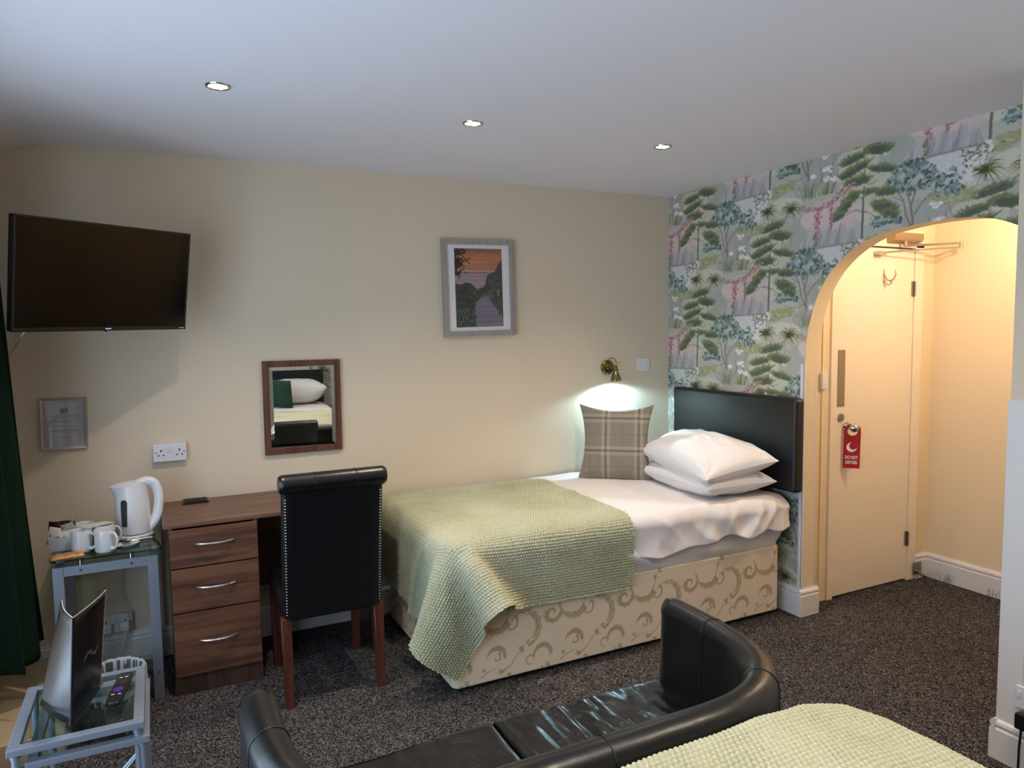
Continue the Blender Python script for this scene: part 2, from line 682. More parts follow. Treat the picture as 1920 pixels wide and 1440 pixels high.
def carpet_mat():
    m, nt, b, N, L = newmat('speckled_shag_carpet')
    v = coords(nt)
    f1 = noise_tex(nt, v, 130, 3, 0.7, 2.5)
    f2 = noise_tex(nt, v, 62, 2, 0.6, 3.5)
    add = N.new('ShaderNodeMath')
    add.operation = 'ADD'
    L.new(f1, add.inputs[0])
    L.new(f2, add.inputs[1])
    half = N.new('ShaderNodeMath')
    half.operation = 'MULTIPLY'
    half.inputs[1].default_value = 0.5
    L.new(add.outputs[0], half.inputs[0])
    col = ramp(nt, half.outputs[0], [(0.43, '#060606'), (0.48, '#222122'), (0.525, '#565355'), (0.58, '#a29d9e')])
    big = noise_tex(nt, v, 1.6, 3)
    hs = N.new('ShaderNodeHueSaturation')
    mr = N.new('ShaderNodeMapRange')
    mr.inputs['To Min'].default_value = 0.8
    mr.inputs['To Max'].default_value = 1.15
    L.new(big, mr.inputs['Value'])
    L.new(mr.outputs[0], hs.inputs['Value'])
    L.new(col, hs.inputs['Color'])
    L.new(hs.outputs[0], b.inputs['Base Color'])
    b.inputs['Roughness'].default_value = 1.0
    b.inputs['Specular IOR Level'].default_value = 0.05
    L.new(bump(nt, half.outputs[0], 1.0, 0.012), b.inputs['Normal'])
    return m


M['carpet'] = carpet_mat()
M['paperprint'] = painted('woodland_wallpaper', 0.6, 400, 0.05)
M['damask'] = painted('scroll_damask_fabric', 0.55, 500, 0.15)
M['print'] = painted('landscape_print', 0.5, 0)
M['plaid'] = painted('plaid_wool', 0.9, 500, 0.4)


def blanket_mat():
    m, nt, b, N, L = newmat('sage_waffle_fleece')
    v = coords(nt)
    a = N.new('ShaderNodeAttribute')
    a.attribute_name = 'Col'
    f = noise_tex(nt, v, 420, 3, 0.7)
    mx = N.new('ShaderNodeMixRGB')
    mx.blend_type = 'MULTIPLY'
    mx.inputs[0].default_value = 0.8
    L.new(a.outputs['Color'], mx.inputs[1])
    L.new(ramp(nt, f, [(0.35, '#c4c4c4'), (0.65, '#ffffff')]), mx.inputs[2])
    L.new(mx.outputs[0], b.inputs['Base Color'])
    b.inputs['Roughness'].default_value = 1.0
    b.inputs['Specular IOR Level'].default_value = 0.1
    b.inputs['Sheen Weight'].default_value = 0.5
    b.inputs['Sheen Roughness'].default_value = 0.5
    b.inputs['Sheen Tint'].default_value = (*lin('#dfe6c8'), 1)
    L.new(bump(nt, f, 0.7, 0.003), b.inputs['Normal'])
    return m


M['blanket'] = blanket_mat()

# ================================================================== the room
# floor
g = G().box(XL-.1, 1.25, YR-.1, .1, -.05, 0)
struct(part('floor', g, M['carpet']))

# ceiling: flat, drooping into the corner over the window wall
prof = [(-3.78, 2.27), (-3.74, 2.30), (-3.68, 2.345), (-3.60, 2.385), (-3.50, 2.408), (-3.38, H), (-2.5, H), (-1.2, H), (0.12, H)]
g = G()
n = len(prof)
vs, fs = [], []
for y in (YR-.1, .1):
    vs += [(x, y, z) for x, z in prof]+[(x, y, 2.6) for x, z in prof]
m2 = 2*n
for i in range(n-1):
    fs += [(i, i+1, m2+i+1, m2+i), (n+i, n+i+1, m2+n+i+1, m2+n+i)]
    fs += [(i, i+1, n+i+1, n+i), (m2+i, m2+i+1, m2+n+i+1, m2+n+i)]
fs += [(0, n, m2+n, m2), (n-1, 2*n-1, m2+2*n-1, m2+n-1)]
g.add(vs, fs, False)
struct(part('ceiling', g, M['ceil']))

# back wall (bed, desk, television)
g = G().box(XL-.1, .12, 0, .12, 0, 2.6)
struct(part('wall_back', g, M['cream']))

# window wall with opening
y0, y1, z0, z1 = WIN
g = G()
g.box(XL-.2, XL, YR-.1, y0, 0, 2.6)
g.box(XL-.2, XL, y1, .1, 0, 2.6)
g.box(XL-.2, XL, y0, y1, 0, z0)
g.box(XL-.2, XL, y0, y1, z1, 2.6)
struct(part('wall_left', g, M['cream']))
g = G()
fr = .055
xw0, xw1 = XL-.16, XL-.10
g.box(xw0, xw1, y0, y1, z0, z0+fr, .006)
g.box(xw0, xw1, y0, y1, z1-fr, z1, .006)
for yy in (y0, y0+(y1-y0)/3, y0+2*(y1-y0)/3, y1-fr):
    g.box(xw0, xw1, yy, yy+fr, z0, z1, .006)
g.box(xw0, xw1, y0, y1, 1.72, 1.72+fr*.8, .006)
g.box(xw0, xw1, y0, y1, .82, .82+fr*.8, .006)
win = struct(part('window_1', g, M['gloss']))
for k in range(3):
    ya = y0+k*(y1-y0)/3+fr
    yb = y0+(k+1)*(y1-y0)/3 if k < 2 else y1-fr
    for za, zb in ((z0+fr, .82), (.82+fr*.8, 1.72), (1.72+fr*.8, z1-fr)):
        part('pane', G().box(XL-.134, XL-.128, ya, yb, za, zb), M['windowglass'], win)
part('window_sill', G().box(XL-.10, XL+.05, y0-.04, y1+.04, z0-.03, z0+.005, .008), M['gloss'], win)

# rear wall behind the camera
wall_rear = struct(part('wall_rear', G().box(XL-.1, -.4, YR-.12, YR, 0, 2.6), M['cream']))

# wall that steps forward to the right of the arch
struct(part('wall_divider', G().box(-.4, 1.25, YR-.12, -2.372, 0, 2.6), M['cream']))


# arch wall (papered), arch outline in (y, z)
def arch_outline(n=14):
    yl, yr, top, rl = -1.122, -2.44, 2.012, .42
    pts = [(yl, 0.0), (yl, 1.36), (yl-.012, 1.50), (yl-.042, 1.63), (yl-.085, 1.735), (yl-.145, 1.825), (yl-.22, 1.895), (yl-.31, 1.95), (yl-.42, 1.99),
           (yl-.56, 2.008), (-1.80, 2.014), (-1.95, 2.010), (-2.06, 1.990), (-2.155, 1.950), (-2.26, 1.885), (-2.33, 1.80), (-2.372, 1.70), (-2.372, 0)]
    return pts


_A = arch_outline()
_C = np.array(_A[1:-1])
_C = upsample(_C[:, None, :].repeat(2, 1), 5)[:, 0, :]
ARCH = [_A[0]]+[tuple(p) for p in _C]+[_A[-1]]
_o = sorted((p[0], p[1]) for p in ARCH[1:-1])
ay = np.array([p[0] for p in _o])
az = np.array([p[1] for p in _o])


def arch_z(y):
    return np.interp(y, ay, az)


T = .10
g = G()
vs, fs = [], []
loop = [(0.0, 0.0)]+[(p[0], p[1]) for p in ARCH]+[(-2.372, 2.6), (0.0, 2.6)]
# build as strips: solid panel left of the arch, and strips above the curve
g.box(0, T, ARCH[0][0], .1, 0, 2.6)
cur = ARCH[1:-1]
vs = []
for y_, z_ in cur:
    vs += [(0, y_, z_), (T, y_, z_), (0, y_, 2.6), (T, y_, 2.6)]
fs = []
for i in range(len(cur)-1):
    a, b = i*4, i*4+4
    fs += [(a, b, b+2, a+2), (a+1, b+1, b+3, a+3), (a, b, b+1, a+1)]
g.add(vs, fs, True)
wall_right = struct(part('wall_right', g, M['warmcream'], angle=50))

# lobby beyond the arch
DY = -1.029
struct(part('wall_lobby_back', G().box(T, .315, DY, DY+.12, 0, 2.6).box(1.035, 1.31, DY, DY+.12, 0, 2.6).box(.315, 1.035, DY, DY+.12, 2.07, 2.6), M['warmcream']))
struct(part('wall_dark_backing', G().box(T+.01, 1.31, DY+.5, DY+.55, 0, 2.6), M['matt_black']))  # added dark backing, blocks the sky behind the door gaps
struct(part('wall_lobby_right', G().box(1.19, 1.31, -2.5, DY+.1, 0, 2.6), M['warmcream']))
struct(part('ceiling_lobby', G().box(T, 1.25, -2.5, DY+.1, 2.40, 2.6), M['ceil']))

# ------------------------------------------------------------------ wallpaper print
W1, HR = .5833, .665
res = HR/350
wr = []
for k in (-2, -1, 0, 1, 2, 3):
    for mm in (-1, 0, 1, 2):
        wr.append((k*W1, (k % 2)*HR/2+mm*HR))
cv = Canvas(614*res, HR, res, '#b9bfb6', wr)
rng = random.Random(11)
S_ = .00128
V_ = .000842


def q(u, v):
    """pattern point read off the repeat -> metres (x to the right, y up)"""
    return ((u-262)*S_, -(v-432)*V_)


def pl(pts, col, a=1.0):
    cv.poly([q(*p) for p in pts], col, a)


def st(pts, w0, w1, col, a=1.0):
    cv.line([q(*p) for p in pts], w0*.001, w1*.001, col, a)


def bl(u, v, ru, rv, col, jag=.15, n=14, a=1.0, rot=0):
    x, y = q(u, v)
    cv.blob(x, y, ru*S_, rv*V_, col, rng, jag, n, a, rot)


# washes
for u, v, ru, rv, c_, a_ in ((330, 880, 60, 150, '#a9b0a8', .6), (420, 900, 50, 170, '#a6ada6', .7), (600, 480, 90, 120, '#aaaaab', .8), (480, 480, 60, 130, '#a7aca6', .7), (230, 900, 90, 160, '#c9cfbb', .8),
                             (330, 660, 110, 60, '#d0d4c0', .9), (225, 1110, 70, 90, '#c9cfb4', .8), (215, 960, 70, 60, '#cdd2b8', .8), (330, 1010, 50, 60, '#c9ceb8', .8), (300, 1190, 60, 60, '#cfd2bd', .8), (500, 760, 70, 60, '#d5d2c4', .9), (200, 700, 40, 60, '#a9ad8b', .7)):
    bl(u, v, ru, rv, c_, .1, 20, a_)
for u, v, ru, rv in ((540, 740, 100, 70), (600, 740, 90, 90), (490, 780, 60, 50), (560, 800, 110, 45), (640, 770, 70, 80)):
    bl(u, v, ru, rv, '#dcbfc4', .12, 22, .55)
# rocks
for i in range(26):
    u = 440+i*9.6
    hgt = rng.uniform(50, 150)*(1 if i > 2 else .5)
    w = rng.uniform(14, 30)
    pl([(u-w, 946), (u-w*.5, 946-hgt*.7), (u, 946-hgt), (u+w*.4, 946-hgt*.6), (u+w, 946)], rng.choice(['#a5a1ad', '#b3b0ba', '#9a97a3', '#c0bec6']), .85)
for i in range(22):
    u = rng.uniform(445, 680)
    h0 = rng.uniform(820, 890)
    st([(u, h0), (u+rng.uniform(-8, 8), 944)], .6, 5, rng.choice(['#8f8b98', '#c6c4cc', '#a19da9']), .6)
pl([(438, 940), (690, 930), (700, 955), (500, 960), (440, 952)], '#93909a', .8)
# water
pl([(480, 955), (560, 946), (700, 944), (690, 1100), (640, 1120), (560, 1030)], '#d3d8dc', .95)
for i in range(13):
    v = 956+i*11
    st([(510+rng.uniform(0, 30), v+4), (580, v+rng.uniform(-3, 3)), (650+rng.uniform(-10, 30), v-4)], 1.4, .7, '#aab1ba', .8)
pl([(640, 1000), (680, 990), (700, 1120), (650, 1140)], '#dde0e2', .8)
for i in range(14):
    bl(rng.uniform(632, 668), rng.uniform(965, 1080), 3.5, 6, '#4b5668', .3, 6)
# olive ground
for u, v, ru, rv in ((600, 1165, 60, 34), (560, 1150, 50, 22), (640, 1180, 40, 22), (330, 545, 55, 32), (370, 530, 36, 22), (300, 575, 32, 20)):
    bl(u, v, ru, rv, '#a8ad78', .2, 22, .9)
for i in range(60):
    u, v = rng.choice([(600, 1165), (330, 545)])
    uu, vv = u+rng.gauss(0, 36), v+rng.gauss(0, 16)
    bl(uu, vv, 7, 5, rng.choice(['#9aa069', '#b7bb8c', '#c8cba6']), .4, 7, .7)

# teal tree
tc = '#75615f'
for pts, a, b in (([(466, 1320), (464, 1250), (455, 1180), (470, 1110), (500, 1060)], 12, 4), ([(460, 1290), (436, 1220), (426, 1140), (400, 1090)], 7, 3), ([(468, 1230), (490, 1180), (515, 1150), (560, 1130)], 6, 2),
                  ([(428, 1150), (405, 1130), (380, 1110)], 4, 1.5), ([(500, 1165), (520, 1135), (540, 1120)], 4, 1.5), ([(455, 1180), (440, 1110), (450, 1050)], 6, 2), ([(462, 1275), (420, 1300), (380, 1296), (345, 1280)], 4, 1.5)):
    st(pts, a, b, '#6f6668')
    st([(p[0]+2, p[1]) for p in pts], a*.35, b*.35, '#a39a98')
for i in range(430):
    t = rng.random()
    if t < .6:
        r, th = math.sqrt(rng.random()), rng.uniform(0, 2*PI)
        u, v = 455+95*r*math.cos(th), 1025+88*r*math.sin(th)
        if (u-472)**2/500+(v-1045)**2/420 < 1 and rng.random() < .85:
            continue
        if u < 420 and v < 990 and rng.random() < .8:
            continue
    elif t < .85:
        u, v = rng.gauss(585, 26), rng.gauss(1105, 26)
    else:
        u, v = rng.gauss(345, 26), rng.gauss(1235-0, 16)
    c_ = rng.choice(['#56716f', '#6f8d8b', '#8fabab', '#4a6262', '#b4c6c8', '#7d9a9c'])
    bl(u, v, rng.uniform(6, 12), rng.uniform(6, 12), c_, .35, 7, 1, rng.uniform(0, PI))

# pine
trunk = '#7a7070'
st([(262, 1330), (264, 1180), (266, 1040), (268, 900), (276, 770)], 11, 4, trunk)
st([(258, 1330), (260, 1180), (263, 1040)], 4, 1.5, '#5e5a5c')
for pts in ([(258, 1165), (238, 1152), (214, 1153), (196, 1170), (168, 1166)], [(266, 1165), (292, 1178), (318, 1210), (345, 1212)], [(266, 1085), (300, 1070), (330, 1062)], [(270, 1015), (300, 1020), (320, 1000)],
            [(274, 905), (300, 880), (318, 860)], [(268, 1100), (240, 1075), (225, 1060)], [(268, 960), (245, 940), (225, 935)]):
    st(pts, 4, 1.5, '#655c5c')


def tier(cx, cy, ru, rv, slope=0.0, dark='#56695f', mid='#7d8852', hi='#d3d7b3'):
    # lit halo, then lumps of needles: olive rim, blue-green heart, ragged underside
    for i in range(9):
        t = rng.uniform(-1, 1)
        bl(cx+ru*t*.9-5, cy+rv*.4+ru*t*slope, ru*.32, rv*.42, hi, .3, 12, .9)
    for i in range(150):
        t = rng.uniform(-1.05, 1.05)
        e = math.sqrt(max(0, 1-t*t))
        u = cx+ru*t*.95
        v = cy-rv*e*rng.uniform(-.35, .95)+ru*t*slope
        st([(u, v+rng.uniform(3, 9)), (u+rng.uniform(-8, 8)+t*16, v-rng.uniform(8, 20))], 3.8, .6, rng.choice([mid, '#6b7a4a', '#8b9460', '#5f7049', '#98a06a']))
    for i in range(7):
        t = -1+2*(i+.5)/7
        e = math.sqrt(1-t*t)
        bl(cx+ru*t*.82, cy+ru*t*slope*.9-rv*.12*e, ru*.30, rv*(.35+.38*e), mid, .32, 12)
    for i in range(8):
        t = -1+2*(i+.5)/8
        e = math.sqrt(1-t*t)
        bl(cx+ru*t*.72+3, cy+ru*t*slope*.85+rv*.06, ru*.22, rv*(.16+.36*e), rng.choice([dark, '#57695c', '#5d7068']), .4, 11)
    for i in range(40):
        t = rng.uniform(-1, 1)
        e = math.sqrt(1-t*t)
        u, v = cx+ru*t, cy+rv*(.25+.35*e*rng.random())+ru*t*slope
        st([(u, v), (u+rng.uniform(-7, 7)+t*6, v+rng.uniform(4, 13))], 2.6, .5, rng.choice([dark, mid, '#66734c']))


for a in ((275, 775, 62, 34, -.25), (322, 838, 52, 42, .15), (214, 862, 52, 30, -.3), (218, 926, 64, 34, -.42), (340, 950, 50, 30, .30), (236, 992, 54, 38, -.05),
          (212, 1082, 30, 42, -.6), (180, 1130, 36, 46, -.9), (156, 1172, 26, 28, -.5), (290, 1062, 24, 14, 0), (358, 1080, 44, 32, .1), (350, 1162, 48, 46, .35), (374, 1206, 30, 36, .3)):
    tier(*a)
for i in range(46):
    bl(rng.gauss(342, 24), rng.gauss(1238, 14), 8, 8, rng.choice(['#6f8d8b', '#8fabab', '#56716f', '#a8bdbe']), .35, 7)


# yuccas
def yucca(u, v, r, n=26, up=-.1):
    for i in range(n):
        th = 2*PI*i/n+rng.uniform(-.1, .1)
        L_ = r*rng.uniform(.75, 1.1)
        du, dv = math.cos(th), math.sin(th)
        st([(u, v), (u+du*L_*.55, v+dv*L_*.6-L_*.12), (u+du*L_, v+dv*L_*.95+L_*(.1+.12*abs(du)))], 6.5, .6, rng.choice(['#5b5f34', '#6e7240', '#4c512f', '#7d8250']))
    bl(u, v, 13, 15, '#4e5330', .2, 12)


st([(372, 690), (340, 735), (320, 770), (300, 790)], 4, 2, '#6f6f52')
yucca(250, 668, 72)
st([(252, 670), (250, 720)], 9, 3, '#575b36')
yucca(378, 684, 70)
# wisteria white
for i in range(60):
    bl(rng.gauss(232, 14), rng.uniform(560, 640), 6, 7, rng.choice(['#d9dbdd', '#e6e6e8', '#c5c9cf']), .3, 7)
    if i % 2:
        bl(rng.gauss(200, 7), rng.uniform(650, 710), 6, 8, '#d9dbdd', .3, 7)
        bl(rng.gauss(258, 6), rng.uniform(535, 600), 6, 7, '#dedfe2', .3, 7)
for i in range(34):
    u, v = rng.gauss(225, 30), rng.gauss(575, 18)
    bl(u, v, 8, 3.2, rng.choice(['#75805a', '#5f6b4a', '#8f9770']), .2, 8, 1, rng.uniform(-.8, .8))
for i in range(26):
    st([(rng.uniform(175, 235), 790), (rng.uniform(165, 225), rng.uniform(710, 760))], 3.5, .8, rng.choice(['#a6ac7d', '#b7bc92', '#99a070']))
# grasses
for i in range(46):
    u = rng.gauss(470, 26)
    st([(u, 630+rng.uniform(-10, 14)), (u+(u-470)*.25, 575), (u+(u-470)*.9+rng.uniform(-8, 8), rng.uniform(515, 555))], 3.2, .6, rng.choice(['#8a9479', '#75805f', '#9fa78c', '#69744f']))
for i in range(34):
    u = rng.gauss(556, 18)
    st([(u, 632), (u+(u-556)*.3, 600), (u+(u-556)*1.0+rng.uniform(-6, 6), rng.uniform(540, 572))], 3.4, .7, rng.choice(['#7c8045', '#92965a', '#656a38']))
for pts in ([(520, 560), (545, 480), (552, 440)], [(570, 540), (582, 450), (590, 410), (606, 478)], [(535, 560), (524, 470), (516, 455)], [(600, 560), (606, 500), (590, 410)], [(560, 560), (575, 480)]):
    st(pts, 3, 1.2, '#6c765a')
for u, v, r in ((545, 402, 20), (560, 484, 26), (553, 540, 18), (592, 552, 16), (488, 512, 12)):
    for i in range(14):
        th = rng.uniform(0, 2*PI)
        rr = r*rng.random()
        bl(u+rr*math.cos(th), v+rr*math.sin(th)*.9, 8, 7, rng.choice(['#e3e4e4', '#d2d6d4', '#f0f0ee']), .3, 8)
# pink garlands
path = [(430, 690), (470, 700), (505, 712), (540, 705), (580, 690), (605, 660), (640, 625), (668, 610)]
for i in range(150):
    t = rng.random()*(len(path)-1)
    k = int(t)
    f = t-k
    u = path[k][0]*(1-f)+path[k+1][0]*f+rng.gauss(0, 11)
    v = path[k][1]*(1-f)+path[k+1][1]*f+rng.gauss(0, 10)
    bl(u, v, 5.5, 5.5, rng.choice(['#c58a96', '#b4707f', '#d3a3ac', '#c893a0', '#a9667a', '#9da77d']), .3, 7)
for i in range(80):
    v = rng.uniform(705, 850)
    bl(512+rng.gauss(0, 9)*(1-(v-700)/260), v, 5.5, 5.5, rng.choice(['#c58a96', '#b4707f', '#d3a3ac', '#a9667a']), .3, 7)
    v = rng.uniform(680, 840)
    bl(578+rng.gauss(0, 6)*(1-(v-680)/260), v, 4.5, 5, rng.choice(['#c58a96', '#b4707f', '#a9667a', '#8f9a70']), .3, 7)
    if i % 2:
        v = rng.uniform(850, 930)
        bl(505+rng.gauss(0, 5), v, 4.5, 5, rng.choice(['#8b9a6d', '#75835a']), .3, 7)
cv.blur(1)
lum = cv.a.mean(-1, keepdims=True)
cv.a = (lum+(cv.a-lum)*.72)*np.array([1.03, 1.01, .99], np.float32)


def paper_mesh(name, parent, x, ya, yb, zfn, ztop, step, flip=1):
    ny = int(abs(yb-ya)/step)+1
    yy = np.linspace(ya, yb, ny)
    zb = zfn(yy)
    nz = int((ztop-zb.min())/step)+1
    t = np.linspace(0, 1, nz)
    Z = zb[:, None]+(ztop-zb)[:, None]*t[None, :]
    Y = np.repeat(yy[:, None], nz, 1)
    P = np.stack([np.full_like(Y, x), Y, Z], -1)
    c = cv.sample((-Y)-.285, Z-2.06)
    return npmesh(name, P, M['paperprint'], parent, c, True)


paper_mesh('wallpaper', wall_right, -.0015, 0, ARCH[0][0]-.0, lambda y: np.full_like(y, .12), H, .0031)
paper_mesh('wallpaper', wall_right, -.0015, ARCH[0][0], -2.372, arch_z, H, .0031)

yy = np.linspace(-1.75, -.42, 190)
zr = np.linspace(.15, 2.40, 320)
Yg, Zg = np.meshgrid(yy, zr, indexing='ij')
npmesh('wallpaper', np.stack([Yg, np.full_like(Yg, YR+.0015), Zg], -1), M['paperprint'], wall_rear, cv.sample(Yg, Zg-2.06))

# ------------------------------------------------------------------ skirting boards, corner strips
def skirt_prof(h=.15, d=.02):
    return [(0, 0), (-d, 0), (-d, h*.74), (-d*.75, h*.78), (-d*.75, h*.82), (-d*.95, h*.86), (-d*.8, h*.93), (-d*.35, h*.97), (-d*.3, h), (0, h)]


def skirt_run(g, a, b, nrm):
    """profile run from a to b (x,y), standing off along nrm"""
    pr = skirt_prof()
    vs, fs = [], []
    for p in (a, b):
        for d, z in pr:
            vs.append((p[0]-nrm[0]*d, p[1]-nrm[1]*d, z))
    n = len(pr)
    for i in range(n):
        fs.append((i, (i+1) % n, n+(i+1) % n, n+i))
    fs += [tuple(range(n)), tuple(range(n, 2*n))]
    g.add(vs, fs, False)


g = G()
skirt_run(g, (XL, 0), (0, 0), (0, -1))
struct(part('baseboard_back', g, M['gloss']))
g = G()
skirt_run(g, (0, 0), (0, -1.122), (-1, 0))
skirt_run(g, (-.0201, -1.122), (T+.02, -1.122), (0, -1))
struct(part('baseboard_right', g, M['gloss']))
g = G()
skirt_run(g, (1.19, DY), (1.19, -2.45), (-1, 0))
skirt_run(g, (1.075, DY), (1.19, DY), (0, -1))
struct(part('baseboard_lobby', g, M['gloss']))
g = G()
skirt_run(g, (-.42, -2.372), (.1, -2.372), (0, 1))
skirt_run(g, (-.4, -2.3721), (-.4, YR), (-1, 0))
struct(part('baseboard_divider', g, M['gloss']))
g = G()
skirt_run(g, (XL, YR), (XL, -.05), (1, 0))
struct(part('baseboard_left', g, M['gloss']))
# white corner strips either side of the arch
struct(part('trim_1', G().box(-.004, .004, -1.126, -1.100, .15, 1.364, .001).box(-.004, .012, -1.127, -1.121, .15, 1.364, .001), M['gloss']))
struct(part('trim_2', G().box(-.406, -.398, -2.45, -2.366, .15, 1.30, .002).box(-.402, -.34, -2.374, -2.366, .15, 1.30, .002), M['gloss']))
struct(part('trim_3', G().box(T-.012, T-.006, -1.1235, -1.12, .15, 1.36), M['gloss']))

# ------------------------------------------------------------------ lobby door
g = G()
g.box(.302, .345, DY-.012, DY+.05, 0, 2.045, .002)
g.box(1.0, 1.075, DY-.012, DY+.05, 0, 2.045, .003)
g.box(.302, 1.075, DY-.012, DY+.05, 2.014, 2.115, .003)
g2 = G().box(.345, 1.0, DY+.02, DY+.05, 1.98, 2.03)  # black strip painting the shade in the gap over the door
dr = struct(part('door_1', G().box(.347, .997, DY-.004, DY+.036, .012, 2.006, .002), M['doorpaint']))
part('door_frame', g, M['doorpaint'], dr)
part('head_gap_shade', g2, M['matt_black'], dr)
g = G().box(.362, .418, DY-.008, DY-.003, 1.108, 1.428, .0015)
for zz in (1.118, 1.418):
    for xx in (.372, .408):
        g.cyl((xx, DY-.0095, zz), (xx, DY-.006, zz), .0035, n=8)
part('push_plate', g, M['brushed'], dr)
g = G().cyl((.392, DY-.012, 1.045), (.392, DY-.003, 1.045), .022, .022, 20)
g.box(.388, .396, DY-.016, DY-.010, 1.030, 1.060, .002)
part('door_lock', g, M['brushed'], dr)
g = G()
g.cyl((.435, DY-.012, .99), (.435, DY-.003, .99), .027, n=24)
g.cyl((.435, DY-.05, .99), (.435, DY-.01, .99), .010, n=16)
mt = Matrix.Translation((.435, DY-.062, .99)) @ Matrix.Rotation(PI/2, 4, 'X')
g.lathe([(0.0, .024), (.012, .022), (.021, .014), (.026, 0), (.022, -.014), (.012, -.02), (0, -.021)], (0, 0, 0), 20, mt)
part('door_knob', g, M['chrome'], dr)
for zc in (1.775, .262):
    g = G()
    for k in range(5):
        g.cyl((.999, DY-.013, zc-.045+k*.018), (.999, DY-.013, zc-.029+k*.018), .006 if k % 2 else .0052, n=10)
    g.box(.975, 1.02, DY-.0075, DY-.003, zc-.045, zc+.045)
    part('hinge', g, M['brushed'], dr)
# coat hook
g = G()
g.box(.722, .736, DY-.008, DY-.003, 1.80, 1.885, .002)
g.tube([(.729, DY-.006, 1.875), (.729, DY-.012, 1.85), (.729, DY-.02, 1.825), (.732, DY-.04, 1.815), (.738, DY-.06, 1.825), (.742, DY-.07, 1.85), (.742, DY-.068, 1.868)], .0045, 8)
g.cyl((.742, DY-.068, 1.862), (.742, DY-.068, 1.876), .008, .006, 10)
g.tube([(.729, DY-.006, 1.82), (.731, DY-.03, 1.79), (.735, DY-.045, 1.80), (.737, DY-.05, 1.815)], .004, 8)
part('coat_hook', g, M['chrome'], dr)
# door closer: body on the head of the frame, two arms
g = G()
g.prism([(DY-.012, 2.035), (DY-.06, 2.045), (DY-.068, 2.06), (DY-.068, 2.09), (DY-.012, 2.098)], 'x', .735, .985)
g.cyl((.845, DY-.05, 2.015), (.845, DY-.05, 2.05), .011, n=12)
part('door_closer', g, M['closer'], dr)
g = G()
g.tube([(.845, DY-.05, 2.018), (1.14, DY-.19, 2.03)], .007, 8)
g.cyl((1.14, DY-.19, 2.0), (1.14, DY-.19, 2.04), .009, n=10)
g.tube([(1.14, DY-.19, 2.008), (.67, DY-.035, 1.975)], .005, 8)
g.box(.635, .695, DY-.045, DY-.003, 1.962, 1.982, .003)
part('closer_arm', g, M['steel'], dr)
# door stop on the skirting
g = G().box(1.045, 1.115, DY-.026, DY-.020, .03, .105, .001)
g.cyl((1.08, DY-.022, .05), (1.06, DY-.085, .035), .009, .011, 12)
part('door_stop', g, M['brushed'], dr)
# thin conduit and small junction box on the lobby wall
part('conduit', G().box(.238, .246, DY-.008, DY, .12, 2.35, .001), M['doorpaint'], dr)
o = part('junction_box', G().box(.222, .268, DY-.022, DY, 1.215, 1.305, .004).cyl((.245, DY-.024, 1.24), (.245, DY-.02, 1.24), .004, n=8), M['white'])
tag(o, 'small white plastic cable box on the lobby wall left of the door', 'cable box')

# loose threads where the carpet frays along the lobby skirting
rt = random.Random(4)
g = G()
for k in range(16):
    y_ = rt.choice([-1.16, -1.20, -1.44, -1.48, -1.50])+rt.uniform(-.02, .02)
    a_, b_ = rt.uniform(-.03, .03), rt.uniform(.02, .06)
    g.tube([(1.155, y_, .002), (1.160, y_+a_*.4, b_*.6), (1.166, y_+a_, b_), (1.166, y_+a_*1.8, b_*.8)], .0008, 4)
tag(part('carpet_threads', g, M['matt_black']), 'loose dark carpet threads fraying up against the lobby skirting', 'threads', kind='stuff')

# ================================================================== the single bed
BX0, BX1, BY0, BY1, BH = -1.984, -.075, -1.046, -.14, .386
bed = thing('divan_bed', (-1.03, -.6, 0), 'single divan bed with cream scroll damask base beside the papered wall', 'bed')
# damask raster
dk = '#a99c7d'
dm = '#b5a88a'
DW, DH = .40, .405
dw = [(i*DW, j*DH) for i in (-1, 0, 1) for j in (-1, 0, 1)]
dc = Canvas(DW, DH, .00125, '#ddd0bb', dw)
drg = random.Random(5)


def spiral(cx, cy, r0, r1, t0, t1, w0, w1, leaves=True, col=dk, n=26):
    pts = []
    for i in range(n+1):
        f = i/n
        r = r0+(r1-r0)*f
        t = t0+(t1-t0)*f
        pts.append((cx+r*math.cos(t), cy+r*math.sin(t)))
    dc.line(pts, w0, w1, col)
    if leaves:
        for i in range(2, n-2, 3):
            x, y = pts[i]
            nx_, ny_ = x-cx, y-cy
            L_ = math.hypot(nx_, ny_)
            nx_, ny_ = nx_/L_, ny_/L_
            f = math.sin(PI*i/n)
            tx, ty = pts[i+1][0]-pts[i-1][0], pts[i+1][1]-pts[i-1][1]
            tl = math.hypot(tx, ty)
            tx, ty = tx/tl, ty/tl
            ln = .052*f+.004
            dc.line([(x, y), (x+(-nx_*.55+tx*.7)*ln, y+(-ny_*.55+ty*.7)*ln), (x+(-nx_*.95+tx*.9)*ln, y+(-ny_*.95+ty*.9)*ln)], .015*f+.003, .0008, col)
            dc.line([(x, y), (x+(-nx_*.50+ty*0+tx*.62)*ln, y+(-ny_*.50+ty*.62)*ln)], .0024, .0010, '#d8cbb4', .9)
            if True:
                dc.line([(x, y), (x+(nx_*.5+tx)*ln*.40, y+(ny_*.5+ty)*ln*.40)], .008*f+.002, .001, col)


def vein(cx, cy, r0, r1, t0, t1, off, n=26):
    pts = []
    for i in range(2, n-2):
        f = i/n
        r = r0+(r1-r0)*f+off*math.sin(PI*f)
        t = t0+(t1-t0)*f
        pts.append((cx+r*math.cos(t), cy+r*math.sin(t)))
    dc.line(pts, .0026, .0012, '#d8cbb4', .9)


